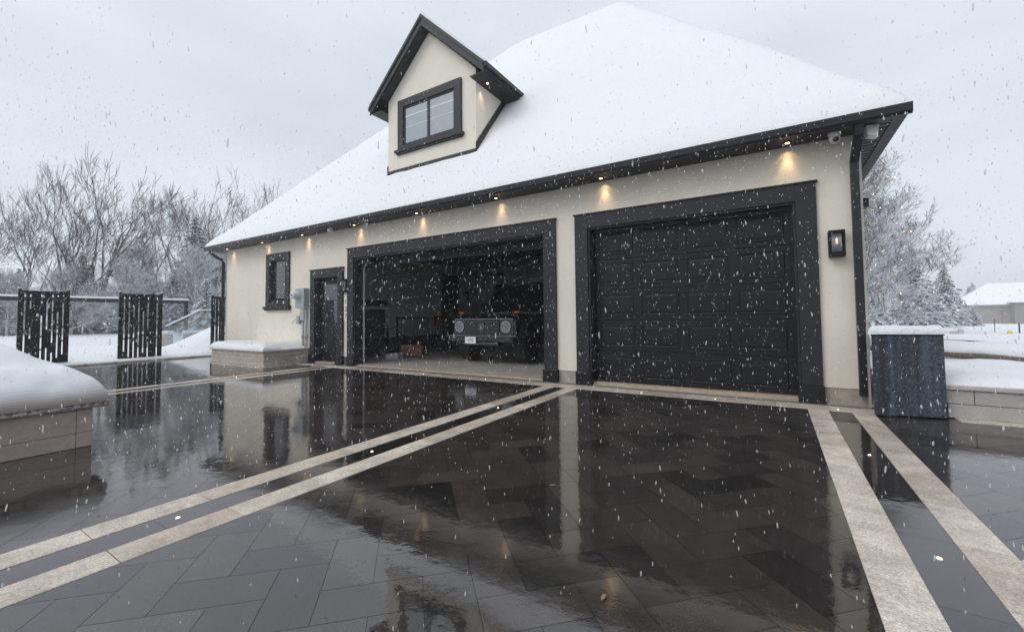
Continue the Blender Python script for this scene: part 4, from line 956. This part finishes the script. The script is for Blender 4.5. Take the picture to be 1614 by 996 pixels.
def spruce(seed, H_=10, Rb=2.6, dens=1.0, droop=0.35):
    r = random.Random(seed); tk = MB(); cw_ = MB()
    tk.tube([(0, 0, -0.3), (0, 0, H_ * .5), (0, 0, H_ * .98)], [H_ * .022, H_ * .013, 0.01], 7, cap=False)
    z = 0.25
    while z < H_ * 0.985:
        t = z / H_; rad = Rb * (1 - t) ** 0.85 * r.uniform(0.8, 1.12) + 0.08; nb_ = max(5, int(11 * dens * (0.5 + (1 - t) * .7)))
        a0 = r.random() * 6.28
        for b in range(nb_):
            a = a0 + 6.283 * b / nb_ + r.gauss(0, .12); rl = rad * r.uniform(0.65, 1.15); dx, dy = math.cos(a), math.sin(a)
            zz = z + r.gauss(0, .06); n = max(3, int(rl / 0.26)); prev = Vector((0, 0, zz)); sd2 = Vector((-dy, dx, 0))
            for i in range(1, n + 1):
                u = i / n; q = Vector((dx * rl * u, dy * rl * u, zz + (0.12 if t > .6 else 0.0) * rl * u - droop * rl * u * u * (1 - t * .6) + (0.10 * rl * max(0, u - .75))))
                wdt = (0.10 + 0.34 * rl * (1 - u) * 0.55 + 0.06) * r.uniform(.7, 1.2)
                for sgn in (-1, 1):
                    tip = prev.lerp(q, 0.8) + sd2 * sgn * wdt + Vector((dx, dy, 0)) * wdt * .55 + Vector((0, 0, -r.uniform(0.02, 0.16)))
                    w1 = Vector((dx, dy, r.gauss(0, .25))) * r.uniform(.05, .10)
                    cw_.poly([prev - w1 * .5, q + w1 * .3, tip + w1 * .5, tip - w1 * .6])
                    if r.random() < .75:      # hanging spray
                        hz = Vector((0, 0, -r.uniform(.10, .26))); cw_.poly([prev, q, q + hz + sd2 * sgn * .05, prev + hz * .9 + sd2 * sgn * .07])
                prev = q
        z += H_ * 0.020 * (1.0 + (1 - t) * .6) / dens
    return tk, cw_
sp = [spruce(21), spruce(22, 10, 3.2, 1.0, .5)]
con = [((-40.2, 9.2, .1), 9.6, 0, 'dark snowy spruce between the middle screen and the roof end'), ((-52.2, 1.6, .1), 5.4, 1, 'low snowy spruce at the far left edge'),
       ((-41.5, 2.9, .1), 6.0, 1, 'broad snowy conifer behind the leaning tree trunk'), ((-42.6, 6.6, .1), 6.2, 0, 'mid-height snowy conifer right of the leaning trunk'),
       ((-42.0, 12.6, .1), 8.6, 1, 'snowy spruce partly hidden by the roof corner'), ((-36.6, 6.6, .1), 4.6, 1, 'squat snowy conifer beyond the black garden frame'),
       ((-41.5, -0.8, .1), 4.2, 0, 'small snowy conifer behind the far left screen'), ((-31.2, 6.4, .1), 3.7, 1, 'small bushy conifer behind the glass balustrade'),
       ((-45.5, -0.6, .1), 4.8, 1, 'bushy conifer further back left of the first screen'), ((-39.0, 4.6, .1), 4.4, 0, 'short conifer right behind the middle screen'),
       ((15.5, 56.3, -1.0), 7.1, 1, 'cone shaped snowy spruce right of the garage, before the far house'), ((9.3, 38.3, -.6), 6.9, 0, 'dark spruce half hidden behind the big tree on the right'),
       ((12.2, 46.5, -.9), 4.4, 1, 'lower spruce between the two right spruces'),
       ((18.4, 59.3, -1.0), 2.6, 1, 'small shrub-like spruce right of the cone shaped spruce'), ((6.0, 33.5, -.4), 4.0, 1, 'low snowy spruce nearest the dark box'),
       ((47.4, 164.4, -2), 10.6, 1, 'tiny far pine over the neighbour roof, left one'), ((50.4, 173, -2), 12.0, 1, 'tiny far pine over the neighbour roof, tallest'), ((53.2, 166.8, -2), 10.5, 0, 'tiny far pine over the neighbour roof, right one')]
fs = {}
for i, (loc, h, k, lab) in enumerate(con):
    if k not in fs: t = mk(*sp[k], BARK, NEEDLE, 'spruce_tree', loc, lab, 'spruce', 'snowy spruces and conifers'); fs[k] = t
    else: t = copy_tree(fs[k]); t.location = loc; t['label'] = lab
    t.rotation_euler = (0, 0, i * 1.3); s_ = h / 10; wf = 1.0 if i < 10 else 1.15; t.scale = (s_ * wf, s_ * wf, s_)
    t.scale = (s_ * wf * (1.25 if h < 5 else 1),) * 2 + (s_,)

# the big snow laden tree with warm string lights behind the right corner
def dense_tree(seed, H_, Rm, nl=125):
    r = random.Random(seed); tk = MB(); cw_ = MB()
    tk.tube([(0, 0, -.3), (0.05, 0, H_ * .3), (0.1, 0.05, H_ * .65), (0.1, 0, H_ * .95)], [.17, .12, .07, .015], 8, cap=False)
    def limb(p, d, ln_, rad, dep):
        n = 5 if dep > 1 else 3; pts = [p.copy()]; rr = [rad]; q = p.copy(); dd = d.copy()
        for i in range(n):
            dd = (dd + Vector((r.gauss(0, .10), r.gauss(0, .10), r.gauss(0.04, .06)))).normalized(); q = q + dd * (ln_ / n); pts.append(q.copy()); rr.append(max(.006, rad * (1 - .75 * (i + 1) / n)))
        cw_.tube(pts, rr, 4 if dep > 1 else 3, cap=False)
        if dep == 0: return
        for c in range((9, 7, 6)[3 - dep] if dep < 4 else 6):
            t = r.uniform(0.2, 1.0); i = min(n - 1, int(t * n)); s0 = pts[i].lerp(pts[i + 1], t * n - i)
            ax = dd.orthogonal().normalized(); ax.rotate(Matrix.Rotation(r.uniform(0, 6.283), 3, dd)); nd = dd.copy(); nd.rotate(Matrix.Rotation(r.uniform(.35, .85), 3, ax)); nd = (nd + Vector((0, 0, .12))).normalized()
            limb(s0, nd, ln_ * r.uniform(.35, .55) * (1.15 - .4 * t), max(.008, rr[i] * .55), dep - 1)
    for k in range(nl):
        t = (k + .5) / nl; z = 0.3 + (H_ * .9) * t; a = k * 2.399 + r.gauss(0, .2)
        el = 0.25 + 0.95 * t + r.gauss(0, .08); L2 = Rm * (1.05 - 0.55 * t ** 1.5) * r.uniform(.75, 1.1)
        limb(Vector((0, 0, z * .93)), Vector((math.cos(a) * math.cos(el), math.sin(a) * math.cos(el), math.sin(el))), L2, .05 * (1.2 - t * .6), 3)
    return tk, cw_
tk, cw_ = dense_tree(31, 9.0, 3.15); norm_h(tk, cw_, 10.4)
bgt = mk(tk, cw_, BARK2, BARK2, 'bare_tree', (3.3, 20.8, 0.1), 'big dense snow laden tree with warm string lights behind the right corner', 'tree', None)
sl_ = MB(); r = random.Random(8); cand = cw_.v[::7]
for k in range(170):
    x, y, z = r.choice(cand)
    if z > 8.5: continue
    sl_.tube([(x, y, z), (x, y, z + 0.045)], 0.020, 5)
sl_.build('string_lights', mat('fairy_light', (1, .8, .5), .4, emit=(1.0, .66, .32), estr=2.2), bgt)
tk, cw_ = dense_tree(57, 9.0, 4.6, 42); norm_h(tk, cw_, 10)
db = None
for i, (x, y, h, lab) in enumerate([(-36.0, 7.6, 6.6, 'snow laden thicket tree just left of the roof end'), (-37.5, 4.2, 5.2, 'snow laden thicket tree behind the middle screen'), (-38.5, 1.4, 4.6, 'snow laden thicket tree behind the first gap'),
        (-40.5, -0.6, 4.4, 'snow laden thicket tree behind the left screen'), (-40.0, 11.0, 8.2, 'tall snow laden tree touching the left roof edge'), (-44.5, -3.0, 5.0, 'snow laden thicket tree at the photo edge'), (-42.5, 6.0, 7.2, 'snow laden tree right of the leaning trunk')]):
    if db is None: t = mk(tk, cw_, BARK2, BARK2, 'thicket_tree', (x, y, .1), lab, 'tree', 'snow laden thicket on the left'); db = t
    else: t = copy_tree(db); t.location = (x, y, .1); t['label'] = lab
    t.rotation_euler = (0, 0, i * 2.1); t.scale = (h / 10 * 1.15, h / 10 * 1.15, h / 10)
# ------------------------------------------------------------------ far house
fh = empty('neighbour_house', (37, 111, -1.1), 'distant low stone house with a wide snow covered roof at the right edge', 'house', None, R(-6))
b_ = MB(); b_.box(-5.4, 16, 0, 9, -1, 3.6); b_.build('wall', FARH, fh)
b_ = MB(); b_.box(0.9, 9, -2.2, 0, -1, 3.9); b_.build('garage_wing', mat('far_wing', (0.20, 0.185, 0.17), .8), fh)
b_ = MB()
for xx in (2.4, 5.2): b_.box(xx, xx + 1.9, -2.25, -2.2, 0.0, 2.3)
b_.build('garage_door', mat('far_door', (0.32, 0.31, 0.30), .7), fh)
b_ = MB()
def hip(mb, x0, x1, y0, y1, z0, h, ins):
    A, B, C2, D2 = (x0, y0, z0), (x1, y0, z0), (x1, y1, z0), (x0, y1, z0); ym = (y0 + y1) / 2; E2, F2 = (x0 + ins, ym, z0 + h), (x1 - ins, ym, z0 + h)
    mb.poly([A, B, F2, E2]); mb.poly([B, C2, F2]); mb.poly([C2, D2, E2, F2]); mb.poly([D2, A, E2]); mb.poly([A, B, C2, D2])
hip(b_, -6.6, 17, -1.0, 10, 3.5, 4.3, 5.5); hip(b_, 0.2, 10.2, -3.0, 6, 3.86, 2.9, 3.6); b_.build('roof', SNOW, fh)
b_ = MB(); b_.tube([(-1.2, -3, -0.9), (-1.2, -3, 1.2), (-1.0, -3, 3.0)], [0.05, 0.04, 0.02], 5)
r = random.Random(4)
for k in range(30): z = r.uniform(.4, 2.8); a = r.random() * 6.28; b_.tube([(-1.15, -3, z), (-1.15 + .5 * math.cos(a), -3 + .5 * math.sin(a), z + .5)], 0.02, 3)
o = b_.build('young_tree', mat('russet_twigs', (0.16, 0.07, 0.05), .8)); o.location = (37, 111, -1.1); tag(o, 'young reddish bare tree in front of the distant house', 'tree')

# field details
b_ = MB(); b_.box(5.16, 5.28, 13.3, 13.4, 0.1, 0.52); b_.box(4.95, 5.16, 13.32, 13.38, 0.36, 0.46); tag(b_.build('tap_post', mat('pale_plastic', (.45, .44, .42), .6), bevel=0.01), 'short pale post with an arm in the snow behind the dark box', 'post')
for i, (x, y, z0, z1, rr, lab) in enumerate(((9.72, 25.6, -.1, .68, .015, 'thin dark stake standing in the snowfield'), (9.82, 23.3, -.1, .52, .03, 'thicker dark stake near the right edge of the snowfield'))):
    b_ = MB(); b_.tube([(x, y, z0), (x, y, z1)], rr, 6); tag(b_.build('stake', BLACKM), lab, 'stake', 'stakes in the snowfield')
b_ = MB(); b_.tube([(8.55, 20.3, 0.14), (8.55, 20.3, 0.20), (8.55, 20.3, 0.28)], [0.09, 0.09, 0.03], 10); tag(b_.build('yellow_marker', mat('yellow_marker', (.75, .5, .03), .5)), 'small yellow marker poking out of the snowfield', 'marker')

for i, (x, y, a, lab) in enumerate(((-1.24, -3.89, .3, 'small curled tan leaf on the wet slabs below the pier reflection'), (-0.59, -4.76, 1.4, 'pale crumpled leaf bits on the wet slabs near the bottom edge'))):
    b_ = MB(); pts = [(-.035, 0, .004), (-.015, .013, .009), (.015, .014, .012), (.04, 0, .006), (.012, -.013, .010), (-.018, -.011, .007)]
    b_.prism([(x + p * math.cos(a) - q * math.sin(a), y + p * math.sin(a) + q * math.cos(a), z) for p, q, z in [(a_ * .55, b_ * .55, c_) for a_, b_, c_ in pts]], (0, 0, .0015)); tag(b_.build('fallen_leaf', mat('dead_leaf', (.20, .14, .08), .6, var=.3, vscale=40)), lab, 'leaf')
# ------------------------------------------------------------------ falling snow
fs_ = MB(); r = random.Random(99)
def flake(x, y, z, a, h_):
    b = len(fs_.v); tx, ty = r.gauss(0, .10) * h_, r.gauss(0, .10) * h_; n = 5
    near = (x * x + (y + 6.356) ** 2) < 20
    rings = ((-1, .25), (-.55, .85), (.45, .95), (1, .3)) if near else ((-1, .3), (0, 1.0), (1, .3)); n = 5 if near else 4
    an = r.random() * 3.14
    for (u, k) in rings:
        for j in range(n):
            q = an + 6.283 * j / n; rr = a * k * r.uniform(.8, 1.15); fs_.v.append((x + tx * u + rr * math.cos(q), y + ty * u + rr * math.sin(q), z + u * h_))
    for i in range(len(rings) - 1):
        for j in range(n):
            q = (j + 1) % n; fs_.f.append((b + i * n + j, b + i * n + q, b + (i + 1) * n + q, b + (i + 1) * n + j))
    fs_.f.append(tuple(b + j for j in range(n))[::-1]); fs_.f.append(tuple(b + (len(rings) - 1) * n + j for j in range(n)))
cnt = 0
while cnt < 38000:
    x, y, z = r.uniform(-13, 5), r.uniform(-6.3, -0.5), r.uniform(0.03, 5.0)
    d = Vector((x, y + 6.356, z - 1.086))
    if d.length < 1.7 or (d.z > 0.42 * math.hypot(d.x, d.y) and r.random() < .6): continue
    if -8.3 < x < -5.0 and y < -4.6 and z < .9: continue
    a = r.uniform(.0013, .0030) * (1.35 if r.random() < .06 else 1); flake(x, y, z, a, a * r.uniform(1.5, 4.6)); cnt += 1
for k in range(9000):
    x, y, z = r.uniform(-26, 12), r.uniform(-6, 18), r.uniform(0.1, 9)
    if (-14.8 < x < 1.5 and y > -0.45) or x * x + (y + 6.356) ** 2 < 9: continue
    a = r.uniform(.003, .006); flake(x, y, z, a, a * r.uniform(1.1, 2.0))
me = bpy.data.meshes.new('falling_snow'); me.from_pydata(fs_.v, [], fs_.f)
FL = mat('snowflake', (0.85, 0.87, 0.9), 0.9, spec=0.1)
for p in me.polygons: p.use_smooth = True
_t = FL.node_tree; _n = _t.nodes; _n.clear(); _o = _n.new('ShaderNodeOutputMaterial'); _d = _n.new('ShaderNodeBsdfDiffuse'); _tl = _n.new('ShaderNodeBsdfTranslucent'); _tr = _n.new('ShaderNodeBsdfTransparent'); _m1 = _n.new('ShaderNodeMixShader'); _m2 = _n.new('ShaderNodeMixShader')
_d.inputs[0].default_value = _tl.inputs[0].default_value = (0.96, 0.97, 0.98, 1); _m1.inputs[0].default_value = 0.62; _m2.inputs[0].default_value = 0.42
_t.links.new(_d.outputs[0], _m1.inputs[1]); _t.links.new(_tl.outputs[0], _m1.inputs[2]); _t.links.new(_m1.outputs[0], _m2.inputs[1]); _t.links.new(_tr.outputs[0], _m2.inputs[2]); _t.links.new(_m2.outputs[0], _o.inputs['Surface']); me.materials.append(FL)
o = bpy.data.objects.new('falling_snow', me); COL.objects.link(o); o['kind'] = 'stuff'; o['label'] = 'loose snowflakes falling through the air over the driveway'; o['category'] = 'snowfall'

# ------------------------------------------------------------------ haze
HZ = True
if HZ:
    b_ = MB(); b_.box(-330, 330, -330, 330, -6, 26); o = b_.build('haze', SNOW)
    hm = bpy.data.materials.new('snowfall_haze'); hm.use_nodes = True; t = hm.node_tree; t.nodes.clear(); ou = t.nodes.new('ShaderNodeOutputMaterial'); pv = t.nodes.new('ShaderNodeVolumePrincipled')
    pv.inputs['Color'].default_value = (0.97, 0.98, 1.0, 1); pv.inputs['Density'].default_value = 0.0019; pv.inputs['Anisotropy'].default_value = 0.1
    t.links.new(pv.outputs[0], ou.inputs['Volume']); o.data.materials.clear(); o.data.materials.append(hm); o['kind'] = 'stuff'; o['label'] = 'pale snowfall haze filling the air'; o['category'] = 'haze'
